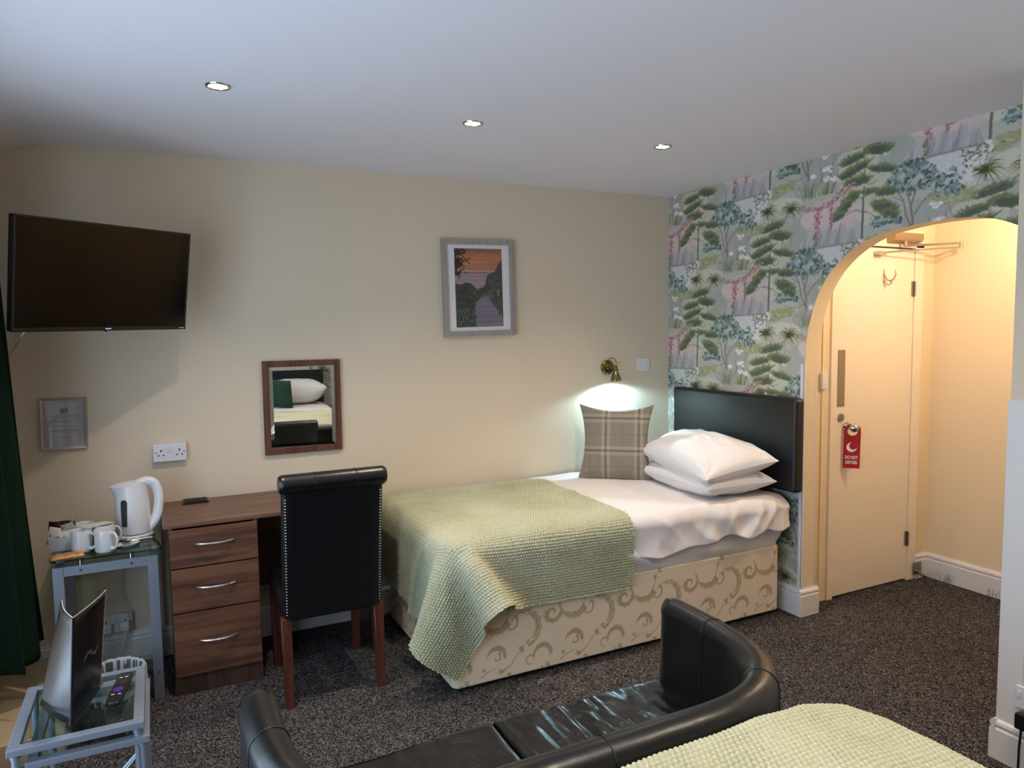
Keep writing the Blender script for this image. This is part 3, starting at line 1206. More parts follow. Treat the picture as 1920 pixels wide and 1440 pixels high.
# C scroll sweeping down and up to the right, then a big hook falling back to the left
spiral(.085, .300, .088, .080, PI*1.05, PI*1.78, .004, .013)
spiral(.215, .215, .075, .090, PI*.80, -PI*.42, .004, .012)
vein(.085, .300, .088, .080, PI*1.05, PI*1.78, .002)
vein(.215, .215, .075, .090, PI*.80, -PI*.42, .003)
vein(.215, .215, .075, .090, PI*.80, -PI*.42, -.006)
spiral(.150, .245, .040, .010, PI*.35, -PI*1.3, .010, .004, False)
spiral(.360, .255, .060, .025, PI*.35, -PI*1.05, .004, .013)
spiral(.365, .255, .030, .008, -PI*.9, -PI*2.1, .016, .006, False)
spiral(.080, .105, .050, .045, PI*.95, PI*.10, .004, .011)
spiral(.080, .105, .022, .006, PI*.4, -PI*1.2, .010, .004, False)
spiral(.315, .075, .055, .040, PI*1.1, PI*.05, .004, .011)
spiral(.245, .055, .030, .012, PI*.2, PI*1.6, .008, .004, False)
for pts, a, b in (([(.085, .215), (.13, .27), (.15, .33), (.185, .385)], .006, .002), ([(.10, .03), (.15, .06), (.18, .10), (.21, .12)], .006, .003), ([(.0, .03), (.04, .05), (.08, .06)], .006, .002),
                  ([(.30, .02), (.33, -.01), (.38, -.02)], .007, .002)):
    dc.line(pts, a, b, dk)
for cx, cy, s in ((.175, .36, .020), (.145, .325, .016), (.13, .385, .014), (.205, .12, .020), (.235, .145, .015), (.27, .385, .017), (.10, .04, .018), (.14, .015, .015), (.335, .02, .018), (.045, .395, .015), (.02, .06, .014)):
    for k in range(5):
        th = 2*PI*k/5+drg.random()
        dc.line([(cx, cy), (cx+s*.6*math.cos(th), cy+s*.6*math.sin(th)), (cx+s*math.cos(th+.3), cy+s*math.sin(th+.3))], s*.62, s*.15, drg.choice([dk, dm]))
dc.blur(1)


def damask_panel(name, P, uu, vv, parent):
    return npmesh(name, P, M['damask'], parent, dc.sample(uu, vv), True)


# base as one closed sheet round the visible sides with soft vertical corners
stp = .0029
r = .03
per = []
x, y = BX0, BY1
segs = [('l', (BX0, BY1), (BX0, BY0+r)), ('a', (BX0+r, BY0+r), PI, 1.5*PI), ('l', (BX0+r, BY0), (BX1-r, BY0)), ('a', (BX1-r, BY0+r), 1.5*PI, 2*PI), ('l', (BX1, BY0+r), (BX1, BY1)), ('l', (BX1, BY1), (BX0, BY1))]
for s in segs:
    if s[0] == 'l':
        L_ = math.dist(s[1], s[2])
        k = max(2, int(L_/(stp if s[1][1] < BY1-.001 or s[1][0] == BX0 else .05)))
        if s[1] == (BX1, BY1):
            k = 10
        for i in range(k):
            f = i/k
            per.append((s[1][0]+(s[2][0]-s[1][0])*f, s[1][1]+(s[2][1]-s[1][1])*f))
    else:
        for i in range(8):
            t = s[2]+(s[3]-s[2])*i/8
            per.append((s[1][0]+r*math.cos(t), s[1][1]+r*math.sin(t)))
per.append(per[0])
per = np.array(per)
sl = np.concatenate([[0], np.cumsum(np.hypot(*np.diff(per, axis=0).T))])
zz = np.linspace(.022, BH, int((BH-.022)/stp))
nP, nZ = len(per), len(zz)
inset = np.zeros(nZ)
inset[0:3] = [.010, .004, .001]
inset[-3:] = [.002, .006, .014]
cen = np.array([(BX0+BX1)/2, (BY0+BY1)/2])
dirs = np.sign(cen-per)
P = np.zeros((nP, nZ, 3))
P[..., 0] = per[:, None, 0]+dirs[:, None, 0]*inset[None, :]*(np.abs(per[:, None, 0]-cen[0]) > .9)
P[..., 1] = per[:, None, 1]+dirs[:, None, 1]*inset[None, :]*(np.abs(per[:, None, 1]-cen[1]) > .4)
P[..., 2] = zz[None, :]
U = np.repeat((sl-sl[np.argmin(np.abs(per[:, 0]-BX0)+np.abs(per[:, 1]-BY0))])[:, None], nZ, 1)
base = damask_panel('base', P, U-.105-.015, np.repeat(zz[None, :], nP, 0)-.02, bed)
part('base_underside', G().box(BX0+.012, BX1-.012, BY0+.012, BY1-.012, .024, BH-.006), M['casterblack'], base)
for cx in (BX0+.12, BX1-.12):
    for cy in (BY0+.1, BY1-.1):
        part('caster', G().cyl((cx, cy, 0), (cx, cy, .026), .02, .025, 14), M['casterblack'], bed)


# mattress in its fitted sheet, slanting creases on the side
def mattress(name, parent, x0, x1, y0, y1, z0, z1, mat, seed=4, crease=.006):
    r = .05
    nu, nv = 260, 40
    cx, cy = (x0+x1)/2, (y0+y1)/2
    hx, hy = (x1-x0)/2, (y1-y0)/2
    P = np.zeros((nu, nv, 3))
    # perimeter parameter
    tt = np.linspace(0, 1, nu)
    L1, L2 = 2*(hx-r), 2*(hy-r)
    a = PI*r/2
    tot = 2*L1+2*L2+4*a
    for i, t in enumerate(tt):
        s = (t*tot) % tot
        for (L_, px, py, dx, dy, ax, ay_, t0) in ((L1, x0+r, y0, 1, 0, x1-r, y0+r, 1.5*PI), (L2, x1, y0+r, 0, 1, x1-r, y1-r, 0), (L1, x1-r, y1, -1, 0, x0+r, y1-r, .5*PI), (L2, x0, y1-r, 0, -1, x0+r, y0+r, PI)):
            if s <= L_:
                bx, by, nx_, ny_ = px+dx*s, py+dy*s, dy, -dx
                break
            s -= L_
            if s <= a:
                th = t0+s/r
                bx, by, nx_, ny_ = ax+r*math.cos(th), ay_+r*math.sin(th), math.cos(th), math.sin(th)
                break
            s -= a
        for j in range(nv):
            f = j/(nv-1)
            if f < .62:
                g_ = f/.62
                z = z0+(z1-r-z0)*g_
                bulge = .012*math.sin(PI*g_)
                c_ = crease*(.5+.5*math.sin((bx*14+z*20)+2.2*noise.noise((bx*2, by*2, z*3+seed))*2))**3*math.sin(PI*min(1, g_*1.1+.05))*1.6
                P[i, j] = (bx+nx_*(bulge+c_), by+ny_*(bulge+c_), z)
            elif f < .85:
                th = (f-.62)/.23*PI/2
                P[i, j] = (bx-nx_*r*(1-math.cos(th)), by-ny_*r*(1-math.cos(th)), z1-r+r*math.sin(th))
            else:
                g_ = (f-.85)/.15
                qx, qy = bx-nx_*r, by-ny_*r
                P[i, j] = (qx+(cx-qx)*g_, qy+(cy-qy)*g_, z1)
    return npmesh(name, P, mat, parent)


mattress('mattress', bed, BX0+.022, BX1+.002, BY0+.006, BY1+.01, BH, .625, M['sheet'], 4, .012)


# white cover sheet lying over the mattress, hem uneven on the long side
def cover():
    nu, nv = 210, 150
    x0, x1 = -1.085, -.085
    P = np.zeros((nu, nv, 3))
    for i in range(nu):
        u = i/(nu-1)
        x = x0+(x1-x0)*u
        hem = .455+.052*u+.010*math.sin(x*9)+.008*math.sin(x*23)
        if x > -.55:
            hem += .012*math.sin((x+.55)*28)*min(1, (x+.55)*5)
        ztop = .655
        yf = -1.062
        r = .055
        ltop = abs(yf)-r-.028
        larc = r*PI/2
        lside = ztop-r-hem
        tot = ltop+larc+lside
        for j in range(nv):
            s = j/(nv-1)*tot
            if s < ltop:
                y, z, ny_, nz_ = -.028-s, ztop, 0, 1
                z += .012*math.exp(-((y+.03)/.12)**2)
            elif s < ltop+larc:
                th = (s-ltop)/r
                y, z, ny_, nz_ = yf+r-r*math.sin(th), ztop-r+r*math.cos(th), -math.sin(th), math.cos(th)
            else:
                d = s-ltop-larc
                y, z, ny_, nz_ = yf-.10*d*(d/.13)*.6, ztop-r-d, -1, 0
            # creases: mostly slanting on the side, gentle on top, rumpled near the head
            k = max(0, min(1, (x+1.15)*1.6))
            side = 0 if s < ltop else min(1, (s-ltop)/larc)
            n1 = noise.noise((x*3.2+y*2.0, y*3.4, 1.3))
            n2 = noise.noise((x*7.5+s*5.5, s*5.0-x*2, 7.7))
            n3 = noise.noise((x*16+s*8, s*12, 3.3))
            rid = 1-abs(noise.noise((x*5.0-s*6.0, s*3.2+x*1.2, 11.0)))*2
            rid2 = 1-abs(noise.noise((x*9.0+s*9.0, s*4.2-x*2.2, 21.0)))*2
            head = max(0, min(1, (x+.75)*2.0))
            d = .005*n1+.006*n2*(.5+side)+.003*n3+side*(.014*rid+.013*rid2*head)+head*side*.016*n2
            d += (1-side)*.005*max(0, rid)*head
            # the end bunches up and swells a little
            swell = head*side*.022
            fade = max(0, min(1, (x+1.07)/.16))
            d = d*fade-.014*side*(1-fade)-.004*(1-fade)
            px = x
            if x > -.16:
                px += side*.02*((x+.16)/.075)
            P[i, j] = (px, min(-.022, y+ny_*(d+swell+.004)), z+nz_*(d+.003))
    o = npmesh('cotton_sheet', P, M['sheet'])
    m = o.modifiers.new('thick', 'SOLIDIFY')
    m.thickness = .004
    m.offset = -1
    return o


o = cover()
tag(o, 'rumpled white cotton sheet spread over the single divan bed', 'bedsheet')
# hem stitching as a fine roll along the edge is part of the sheet relief


def waffle(P, cell, amp, su, sv, seed, base=('#858869', '#b6b897', '#d3d4bc')):
    """raise the chequered waffle on a cloth grid P (spacing su, sv) and colour it"""
    nu, nv = P.shape[:2]
    U = np.arange(nu)[:, None]*su
    V = np.arange(nv)[None, :]*sv
    wob = vnoise((nu, nv), (nu*su*7, nv*sv*7), seed, 2)*.0016
    row = np.floor((V+wob)/cell)
    uu = ((U+wob)/cell+.5*(row % 2))*PI
    vv = ((V+wob)/cell)*PI
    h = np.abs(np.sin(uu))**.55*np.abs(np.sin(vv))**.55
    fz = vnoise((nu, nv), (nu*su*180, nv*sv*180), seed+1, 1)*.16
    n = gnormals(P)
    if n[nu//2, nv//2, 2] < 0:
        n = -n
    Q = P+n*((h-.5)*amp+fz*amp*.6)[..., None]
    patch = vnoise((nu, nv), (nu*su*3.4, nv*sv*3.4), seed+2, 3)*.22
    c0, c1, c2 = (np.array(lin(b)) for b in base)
    t = np.clip(h*.8+.18+patch+fz, 0, 1)[..., None]  # shade put into the colour: waffle valleys darker, crests paler
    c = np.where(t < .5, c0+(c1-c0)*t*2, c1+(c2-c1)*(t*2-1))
    return Q, c


def drape_blanket(steps=430):
    """the throw falls over the foot corner of the bed: linked points, gravity, a rounded box to rest on"""
    h, NX, NY = .025, 55, 53
    rot = math.radians(1.6)
    rs = np.random.RandomState(3)
    I, J = np.meshgrid(np.arange(NX), np.arange(NY), indexing='ij')
    a, b = I*h, J*h
    x = -1.03-a*math.cos(rot)-b*math.sin(rot)
    y = -.03-b*math.cos(rot)+a*math.sin(rot)
    X = np.stack([x, y, np.full_like(x, .76)], -1)
    X[..., 1] -= max(0, X[..., 1].max()+.03)
    X += rs.normal(0, .001, X.shape)
    fixed = (X[..., 0] > -1.90) & (X[..., 1] > -.97)
    Wt = np.where(fixed, 0.0, 1.0)[..., None]
    X[..., 2][fixed] = .672
    P, V = X.copy(), np.zeros_like(X)
    lo, hi, r = np.array([-2.0, -1.055, 0.]), np.array([.5, .3, .655]), .06
    c, hs = (lo+hi)/2, (hi-lo)/2-r

    def collide(P):
        d = P-c
        q = np.abs(d)-hs
        out = np.maximum(q, 0)
        L = np.linalg.norm(out, axis=-1)
        sd = L+np.minimum(q.max(-1), 0)-r-.012
        n = np.where(L[..., None] > 1e-9, out*np.sign(d)/np.maximum(L, 1e-9)[..., None], np.array([0, 0, 1.]))
        m = sd < 0
        Q = P-np.where(m[..., None], n*sd[..., None], 0)
        Q[..., 1] = np.minimum(Q[..., 1], -.02)
        Q[..., 2] = np.maximum(Q[..., 2], .01)
        return np.where(Wt == 0, X, Q), m

    links = []
    for di, dj, L, k in ((1, 0, h, .9), (0, 1, h, .9), (1, 1, h*2**.5, .35), (1, -1, h*2**.5, .35), (2, 0, 2*h, .25), (0, 2, 2*h, .25), (4, 0, 4*h, .10), (0, 4, 4*h, .10)):
        j1, j2 = (slice(0, NY-dj), slice(dj, NY)) if dj >= 0 else (slice(-dj, NY), slice(0, NY+dj))
        s1, s2 = (slice(0, NX-di), j1), (slice(di, NX), j2)
        ww = np.maximum(Wt[s1]+Wt[s2], 1e-9)
        links.append((s1, s2, L, k, Wt[s1]/ww, Wt[s2]/ww))
    dt = 1/120
    for step in range(steps):
        V[..., 2] -= 9.8*dt
        m = (P[..., 1] < -1.07) & (P[..., 0] < -1.80) & (P[..., 2] < .55)
        V[m] += np.array([2.2, .45, 0])*dt*2.6
        V *= .985
        old = P.copy()
        P = P+V*dt
        for it in range(14):
            for s1, s2, L, k, w1, w2 in links:
                d = P[s2]-P[s1]
                ln = np.sqrt((d*d).sum(-1, keepdims=True))
                cc = d*(1-L/np.maximum(ln, 1e-9))*k
                P[s1] += cc*w1
                P[s2] -= cc*w2
            if it % 3 == 2:
                P, _m = collide(P)
        P, m = collide(P)
        V = (P-old)/dt
        V[m] *= .5
        V *= np.minimum(1, 2/np.maximum(np.linalg.norm(V, axis=-1, keepdims=True), 1e-9))
    for _ in range(2):
        R = P.copy()
        R[1:-1, 1:-1] = .6*P[1:-1, 1:-1]+.1*(P[2:, 1:-1]+P[:-2, 1:-1]+P[1:-1, 2:]+P[1:-1, :-2])
        P = R
    return P


Q_ = drape_blanket()
nz_ = vnoise((55, 53), (9, 9), 5, 3)*.005
Q_[..., 2] += np.where(Q_[..., 2] > .63, nz_+.004, 0)
Q_ = upsample(Q_, 9)
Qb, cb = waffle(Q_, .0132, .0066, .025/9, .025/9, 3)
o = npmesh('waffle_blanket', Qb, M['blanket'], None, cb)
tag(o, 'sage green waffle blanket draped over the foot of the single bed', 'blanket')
fr_ = random.Random(12)
nb = gnormals(Qb)
edge_pts = [(i, Qb.shape[1]-1, 0, 1) for i in range(0, Qb.shape[0])]+[(Qb.shape[0]-1, j, 1, 0) for j in range(0, Qb.shape[1])]+[(0, j, -1, 0) for j in range(0, Qb.shape[1], 2)]
g = G()
for i, j, di, dj in edge_pts:
    p_ = Qb[i, j]
    ii, jj = (i-1 if di > 0 else i+1 if di < 0 else i), (j-1 if dj > 0 else j)
    d_ = p_-Qb[ii, jj]
    d_ = d_/(np.linalg.norm(d_)+1e-9)
    t_ = np.cross(d_, nb[i, j])
    L_ = fr_.uniform(.004, .010)
    tip = p_+d_*L_+t_*fr_.uniform(-.003, .003)+nb[i, j]*fr_.uniform(-.003, .003)
    g.add([tuple(p_+t_*.0022), tuple(p_-t_*.0022), tuple(tip)], [(0, 1, 2)], False)
me_ = part('hem_fringe', g, simple('fringe_yarn', '#bcc49f', .95), o)
me_['kind'] = 'stuff'
m = o.modifiers.new('thick', 'SOLIDIFY')
m.thickness = .007
m.offset = -1


# ------------------------------------------------------------------ pillows and cushions
def pillow(name, w, d, h, mat, parent=None, seed=1, wr=.01, pinch=.06, n=70, cloth=None, power=.5, ear=.0, sag=0.0, flatfoot=False):
    """stuffed rectangle lying in its local XY plane; front and back joined at a sharp seam"""
    u = np.linspace(-1, 1, n)
    U, V = np.meshgrid(u, u, indexing='ij')
    U = np.sign(U)*np.abs(U)**.8
    V = np.sign(V)*np.abs(V)**.8
    X = w/2*U*(1-pinch*(1-V**2)*np.abs(U)**3)
    Y = d/2*V*(1-(np.where(V > 0, pinch, .004) if flatfoot else pinch)*(1-U**2)*np.abs(V)**3)
    T_ = ((1-np.abs(U)**2.4)*(1-np.abs(V)**2.4))**power
    wn = vnoise((n, n), (4, 4), seed, 3)
    rid = 1-np.abs(vnoise((n, n), (5, 3), seed+9, 2))*1.6
    edge = (1-T_)*np.minimum(1, T_*6)
    # puckers running in from the corners
    A = np.arctan2(np.abs(V)-.95, np.abs(U)-.95)
    cr = np.exp(-((np.abs(U)-1)**2+(np.abs(V)-1)**2)/.35)
    Z = h/2*T_*(1+.07*wn)+wr*rid*T_*.8+wr*edge*T_*np.sin(A*7+wn*2)*cr*1.4
    Zs = -sag*(U**2)*1.0
    top = np.stack([X, Y, Z+Zs], -1)
    bot = np.stack([X, Y, -h/2*T_*(1-.06*wn)-wr*.5*rid*T_+Zs], -1)
    P = np.concatenate([top, bot[::-1]], 0)
    c = None
    if cloth is not None:
        ct = cloth(X, Y)
        c = np.concatenate([ct, ct[::-1]], 0)
    me_o = npmesh(name, P, mat, parent, c)
    return me_o


def place(o, loc, R):
    o.matrix_world = Matrix.Translation(loc) @ R.to_4x4()


p1 = pillow('pillow', .44, .70, .17, M['pillow'], seed=3, wr=.016, n=110)
place(p1, (-.325, -.715, .735), Euler((math.radians(-1), math.radians(-1), math.radians(-6))).to_matrix())
tag(p1, 'white cotton pillow lying flat on the sheet, lower of the single bed pair', 'pillow', 'white pillows on the single bed')
p2 = pillow('pillow', .45, .72, .21, M['pillow'], seed=8, wr=.018, n=110)
place(p2, (-.328, -.72, .850), Euler((math.radians(4), math.radians(-9), math.radians(-8))).to_matrix())
tag(p2, 'plump white pillow on top of the single bed pair, against dark headboard', 'pillow', 'white pillows on the single bed')


def plaid(X, Y):
    b = np.array(Canvas.c('#8b8273'))
    c = np.broadcast_to(b, X.shape+(3,)).copy()

    def stripe(A, pos, wd, col, al):
        m = np.clip(1.2-np.abs(A-pos)/wd, 0, 1)[..., None]*al
        return m, np.array(Canvas.c(col))
    st_ = []
    S = .193
    for A in (X, Y):
        for k in range(-2, 3):
            o0 = k*S+(-.055 if A is X else -.055)
            for off, wd, col, al in ((0, .0045, '#62584f', .75), (.012, .0014, '#d0c9bc', .8), (-.012, .0014, '#d0c9bc', .8), (.019, .0014, '#d9d3c8', .85), (.026, .0012, '#c9c2b4', .6), (-.019, .0014, '#d9d3c8', .8),
                                     (-.026, .0012, '#c9c2b4', .5), (S/2, .0016, '#5f554c', .6)):
                st_.append(stripe(A, o0+off, wd, col, al))
    for m_, cc in st_:
        c = c*(1-m_)+cc*m_
    return np.where(c <= .04045, c/12.92, ((c+.055)/1.055)**2.4)


cu = pillow('plaid_cushion', .45, .45, .12, M['plaid'], seed=21, wr=.006, pinch=.17, n=290, cloth=plaid, flatfoot=True)
ax = Vector((.343, -.29, 0)).normalized()
bk = Vector((ax.y, -ax.x, 0))                  # towards the viewer side
bk = -bk if bk.y > 0 else bk
upv = (Vector((0, 0, 1))-bk*.16).normalized()
nrm = ax.cross(upv)
R = Matrix((ax, upv, nrm)).transposed()
place(cu, (-.604, -.262, .886), R)
tag(cu, 'grey tartan wool cushion standing on the single bed against the wall', 'cushion')

# ------------------------------------------------------------------ headboard
def headboard(name, label, x0, x1, y0, y1, z0, z1):
    t = thing(name, ((x0+x1)/2, (y0+y1)/2, z0), label, 'headboard')
    part('padded_panel', G().box(x0, x1, y0, y1, z0, z1, .022, 5), M['navyvinyl'], t)
    return t


hb = headboard('headboard', 'short black vinyl headboard on the papered wall behind the single bed', -.072, -.003, -1.136, -.132, .679, 1.184)
for yy in (-.35, -.9):
    part('fixing_strut', G().box(-.040, -.022, yy-.025, yy+.025, .20, .70, .002), M['walnut_side'], hb)

# ================================================================== desk
dx0, dx1 = -3.072, -2.12
desk = thing('desk', ((dx0+dx1)/2, -.27, 0), 'walnut desk with three drawers against the cream wall', 'desk')
part('desktop', G().box(dx0, dx1, -.487, -.022, .738, .760, .005), M['walnut'], desk)
g = G()
g.box(-3.052, -3.036, -.485, -.025, 0, .738)
part('side_panel', g, M['walnut_side'], desk)
part('side_panel', G().box(-2.706, -2.690, -.485, -.025, 0, .738), M['walnut_side'], desk)
part('side_panel', G().box(-2.150, -2.130, -.485, -.025, 0, .738), M['walnut_side'], desk)
part('back_panel', G().box(-3.036, -2.706, -.040, -.028, .02, .738), M['walnut_side'], desk)
part('modesty_panel', G().box(-2.690, -2.150, -.10, -.084, .30, .70), M['walnut_side'], desk)
part('knee_rail', G().box(-2.690, -2.150, -.17, -.152, .60, .738), M['walnut_front'], desk)
part('plinth', G().box(-3.050, -2.692, -.482, -.466, 0, .085), M['walnut_side'], desk)
for z0, z1 in ((.570, .733), (.374, .564), (.092, .368)):
    d = part('drawer', G().box(-3.048, -2.694, -.509, -.488, z0, z1, .002), M['walnut_front'], desk)
    part('drawer_box', G().box(-3.030, -2.712, -.487, -.08, z0+.01, z1-.02), M['walnut_side'], d)
    zc = z0+(z1-z0)*(.60 if z1 > .6 else .54)
    xs = np.linspace(-1, 1, 17)
    pts = [(-2.872+x*.076, -.511-.026*(1-x*x)**.8, zc) for x in xs]
    rr = [.0050+.0012*(1-abs(x)) for x in xs]
    part('handle', G().tube(pts, rr, 8, flat=1.0), M['satin'], d)
tr = thing('card_tray', (-2.92, -.09, .760), 'small flat black card tray lying on the walnut desktop', 'tray')
part('tray_body', G().box(-2.980, -2.866, -.130, -.045, .760, .769, .003), M['black'], tr)
part('tray_lip', G().box(-2.972, -2.874, -.122, -.053, .769, .772, .002), M['matt_black'], tr)

# ================================================================== dining chair (its back towards us)
ch = thing('dining_chair', (-2.43, -.6, 0), 'high-back black leather dining chair with mahogany legs pulled up to the desk', 'chair')
cxl, cxr = -2.648, -2.206


def chair_back(s, z):
    return None


# back panel: slightly raked slab from y=-.80 at the seat to y=-.87 at the top
def slab(name, x0, x1, z0, z1, y_at, thick, mat, parent, nz=30, nx=14, rnd=.02):
    prof = []
    g = G()
    vs, fs = [], []
    hw = (x1-x0)/2
    xc = (x0+x1)/2
    ring = []
    m = 28
    for k in range(m):
        t = 2*PI*k/m
        c_, s_ = math.cos(t), math.sin(t)
        e = .28
        ring.append((math.copysign(abs(c_)**e, c_)*hw, math.copysign(abs(s_)**e, s_)*thick/2))
    for i in range(nz):
        z = z0+(z1-z0)*i/(nz-1)
        y = y_at(z)
        k = 1.0
        if i == 0:
            k = .96
        for rx, ry in ring:
            vs.append((xc+rx*k, y+ry, z))
    for i in range(nz-1):
        for k in range(m):
            fs.append((i*m+k, i*m+(k+1) % m, (i+1)*m+(k+1) % m, (i+1)*m+k))
    fs += [tuple(range(m-1, -1, -1)), tuple(range((nz-1)*m, nz*m))]
    g.add(vs, fs)
    return part(name, g, mat, parent, 60)


ycen = lambda z: -.772-.055*((z-.37)/.6)-.02*((z-.37)/.6)**2
back = slab('backrest', cxl+.012, cxr-.012, .372, .955, ycen, .062, M['leather_chair'], ch)
# rolled top
g = G()
cy, cz, rr = -.862, .957, .040
xs = np.linspace(cxl, cxr, 41)
pts = [(x, cy, cz) for x in xs]
rad = []
for x in xs:
    e = min(abs(x-cxl), abs(x-cxr))
    rad.append(rr*(.80+.20*min(1, e/.012)**.5))
g.tube(pts, rad, 24)
roll = part('rolled_top', g, M['leather'], back)
for x in (-2.505, -2.335):
    g = G()
    g.tube([(x, cy+(rr+.0008)*math.cos(t), cz+(rr+.0008)*math.sin(t)) for t in np.linspace(.2*PI, 1.35*PI, 18)], .0013, 6)
    part('top_seam', g, M['matt_black'], back)
g = G()
for x in (cxl+.024, cxr-.024):
    for k in range(40):
        z = .395+k*.0128
        g.lathe([(.0042, 0), (.0036, .0016), (.0018, .0027), (0, .003)], n=6, mat=Matrix.Translation((x, ycen(z)-.0305, z)) @ Matrix.Rotation(PI/2, 4, 'X'))
nt_ = part('nail_trim', g, M['chrome'], back)
nt_['kind'] = 'stuff'
part('seat', G().box(cxl+.008, cxr-.008, -.765, -.345, .375, .475, .03, 4), M['leather_chair'], ch)
part('seat_rail', G().box(cxl+.02, cxr-.02, -.76, -.36, .345, .385, .01), M['leather_chair'], ch)
for lx, ly, rake in ((-2.626, -.772, -.035), (-2.232, -.772, -.030), (-2.612, -.375, .0), (-2.236, -.375, .0)):
    g = G()
    w1, w0 = .021, .0175
    vs = []
    for (z, w, dy) in ((0, w0, rake), (.375, w1, 0)):
        vs += [(lx-w, ly-w+dy, z), (lx+w, ly-w+dy, z), (lx+w, ly+w+dy, z), (lx-w, ly+w+dy, z)]
    g.add(vs, [(0, 1, 2, 3), (4, 5, 6, 7), (0, 1, 5, 4), (1, 2, 6, 5), (2, 3, 7, 6), (3, 0, 4, 7)], False)
    lg = part('leg', g, M['mahogany'], ch)
    bv = lg.modifiers.new('bevel', 'BEVEL')
    bv.width = .002

# ================================================================== tub sofa in front of the double bed
sofa = thing('tub_sofa', (-2.26, -2.35, 0), 'two-seat black leather tub sofa at the foot of the double bed', 'sofa')
cpath = [(-2.880, -2.075), (-2.882, -2.16), (-2.880, -2.25), (-2.872, -2.34), (-2.852, -2.43), (-2.812, -2.51), (-2.745, -2.575), (-2.66, -2.607), (-2.56, -2.618),
         (-2.40, -2.620), (-2.26, -2.620), (-2.12, -2.620), (-1.97, -2.618), (-1.87, -2.605), (-1.775, -2.565), (-1.705, -2.50), (-1.662, -2.41), (-1.642, -2.32), (-1.634, -2.23), (-1.632, -2.14), (-1.632, -2.075)]
cp = upsample(np.array(cpath)[:, None, :].repeat(2, 1), 5)[:, 0, :]
cp = cp[:, :2]
nn = len(cp)
tan = np.gradient(cp, axis=0)
tan /= np.linalg.norm(tan, axis=1, keepdims=True)
nor = np.stack([-tan[:, 1], tan[:, 0]], 1)          # inward (towards the seat)
Hs = .712
sec = []
w_in, w_out = .040, .050
for t in np.linspace(0, 1, 8):
    sec.append((w_in-.004+.012*(1-t), .30+(Hs-.055-.30)*t))
for t in np.linspace(0, PI, 13)[1:-1]:
    sec.append((w_in*math.cos(t) if math.cos(t) > 0 else w_out*math.cos(t), Hs-.048+.048*math.sin(t)))
for t in np.linspace(0, 1, 10):
    sec.append((-w_out+.016*t*t, Hs-.055-(Hs-.055-.07)*t))
sec.append((w_in-.01, .07))


def shell(name, i0, i1, cap0, cap1):
    vs, fs = [], []
    rows = []
    idx = list(range(i0, i1+1))
    rings = []
    if cap0:
        for k, (sc, ex) in enumerate(((.35, -.040), (.70, -.034), (.90, -.020))):
            rings.append((cp[idx[0]]+tan[idx[0]]*ex, nor[idx[0]], sc))
    for i in idx:
        rings.append((cp[i], nor[i], 1.0))
    if cap1:
        for k, (sc, ex) in enumerate(((.90, .020), (.70, .034), (.35, .040))):
            rings.append((cp[idx[-1]]+tan[idx[-1]]*ex, nor[idx[-1]], sc))
    m = len(sec)
    for p, n_, sc in rings:
        for d, z in sec:
            zz_ = z if z < .3 else .3+(z-.3)*(1-(1-sc)*.05)
            vs.append((p[0]+n_[0]*d*sc, p[1]+n_[1]*d*sc, zz_))
    for i in range(len(rings)-1):
        for k in range(m):
            fs.append((i*m+k, i*m+(k+1) % m, (i+1)*m+(k+1) % m, (i+1)*m+k))
    fs += [tuple(range(m-1, -1, -1)), tuple(range((len(rings)-1)*m, len(rings)*m))]
    g = G().add(vs, fs)
    return part(name, g, M['leather'], sofa, 60)


ja, jb = 28, nn-29
arm_l = shell('armrest', 0, ja, True, False)
bk_ = shell('backrest', ja, jb, False, False)
arm_r = shell('armrest', jb, nn-1, False, True)
# seams across the crest
for o_, ids in ((arm_l, (10, ja)), (bk_, (nn//2,)), (arm_r, (jb, nn-12))):
    for i in ids:
        g = G()
        pts = [(cp[i][0]+nor[i][0]*d*1.012, cp[i][1]+nor[i][1]*d*1.012, z+.0006) for d, z in sec[2:24]]
        g.tube(pts, .0018, 6)
        part('seam', g, M['leather_chair'], o_)
part('front_rail', G().box(-2.845, -1.668, -2.10, -2.03, .07, .30, .025, 4), M['leather'], sofa)
part('base', G().box(-2.85, -1.665, -2.56, -2.06, .07, .29, .01), M['leather_chair'], sofa)
nu, nv = 150, 70
U, V = np.meshgrid(np.linspace(0, 1, nu), np.linspace(0, 1, nv), indexing='ij')
X = -2.842+U*(1.172)
prof_y = np.where(V < .12, -2.032-.01*np.sin(V/.12*PI/2), -2.04-(V-.12)/.88*.53)
edge = np.minimum(1, V/.14)
Z = .30+.135*np.sin(edge*PI/2)**.7
Y = -2.020-.03*(1-np.cos(edge*PI/2))-np.maximum(0, V-.14)/.86*.53
rg = np.abs(vnoise((nu, nv), (26, 3), 5, 2))
wrk = np.exp(-((U-.74)/.2)**2)+.35*np.exp(-((U-.3)/.2)**2)
Z = Z+.010*np.sin(U*PI)*edge-.012*rg*wrk*np.minimum(1, V*4)+.004*vnoise((nu, nv), (6, 4), 9, 2)
Z -= .010*np.exp(-((U-.5)/.006)**2)
seat = npmesh('seat_cushion', np.stack([X, Y, Z], -1), M['leather_seat'], sofa)
m = seat.modifiers.new('thick', 'SOLIDIFY')
m.thickness = .012
m.offset = -1
for fx in (-2.80, -1.71):
    for fy in (-2.12, -2.54):
        part('foot', G().cyl((fx, fy, 0), (fx, fy, .072), .018, .024, 14), M['mahogany'], sofa)

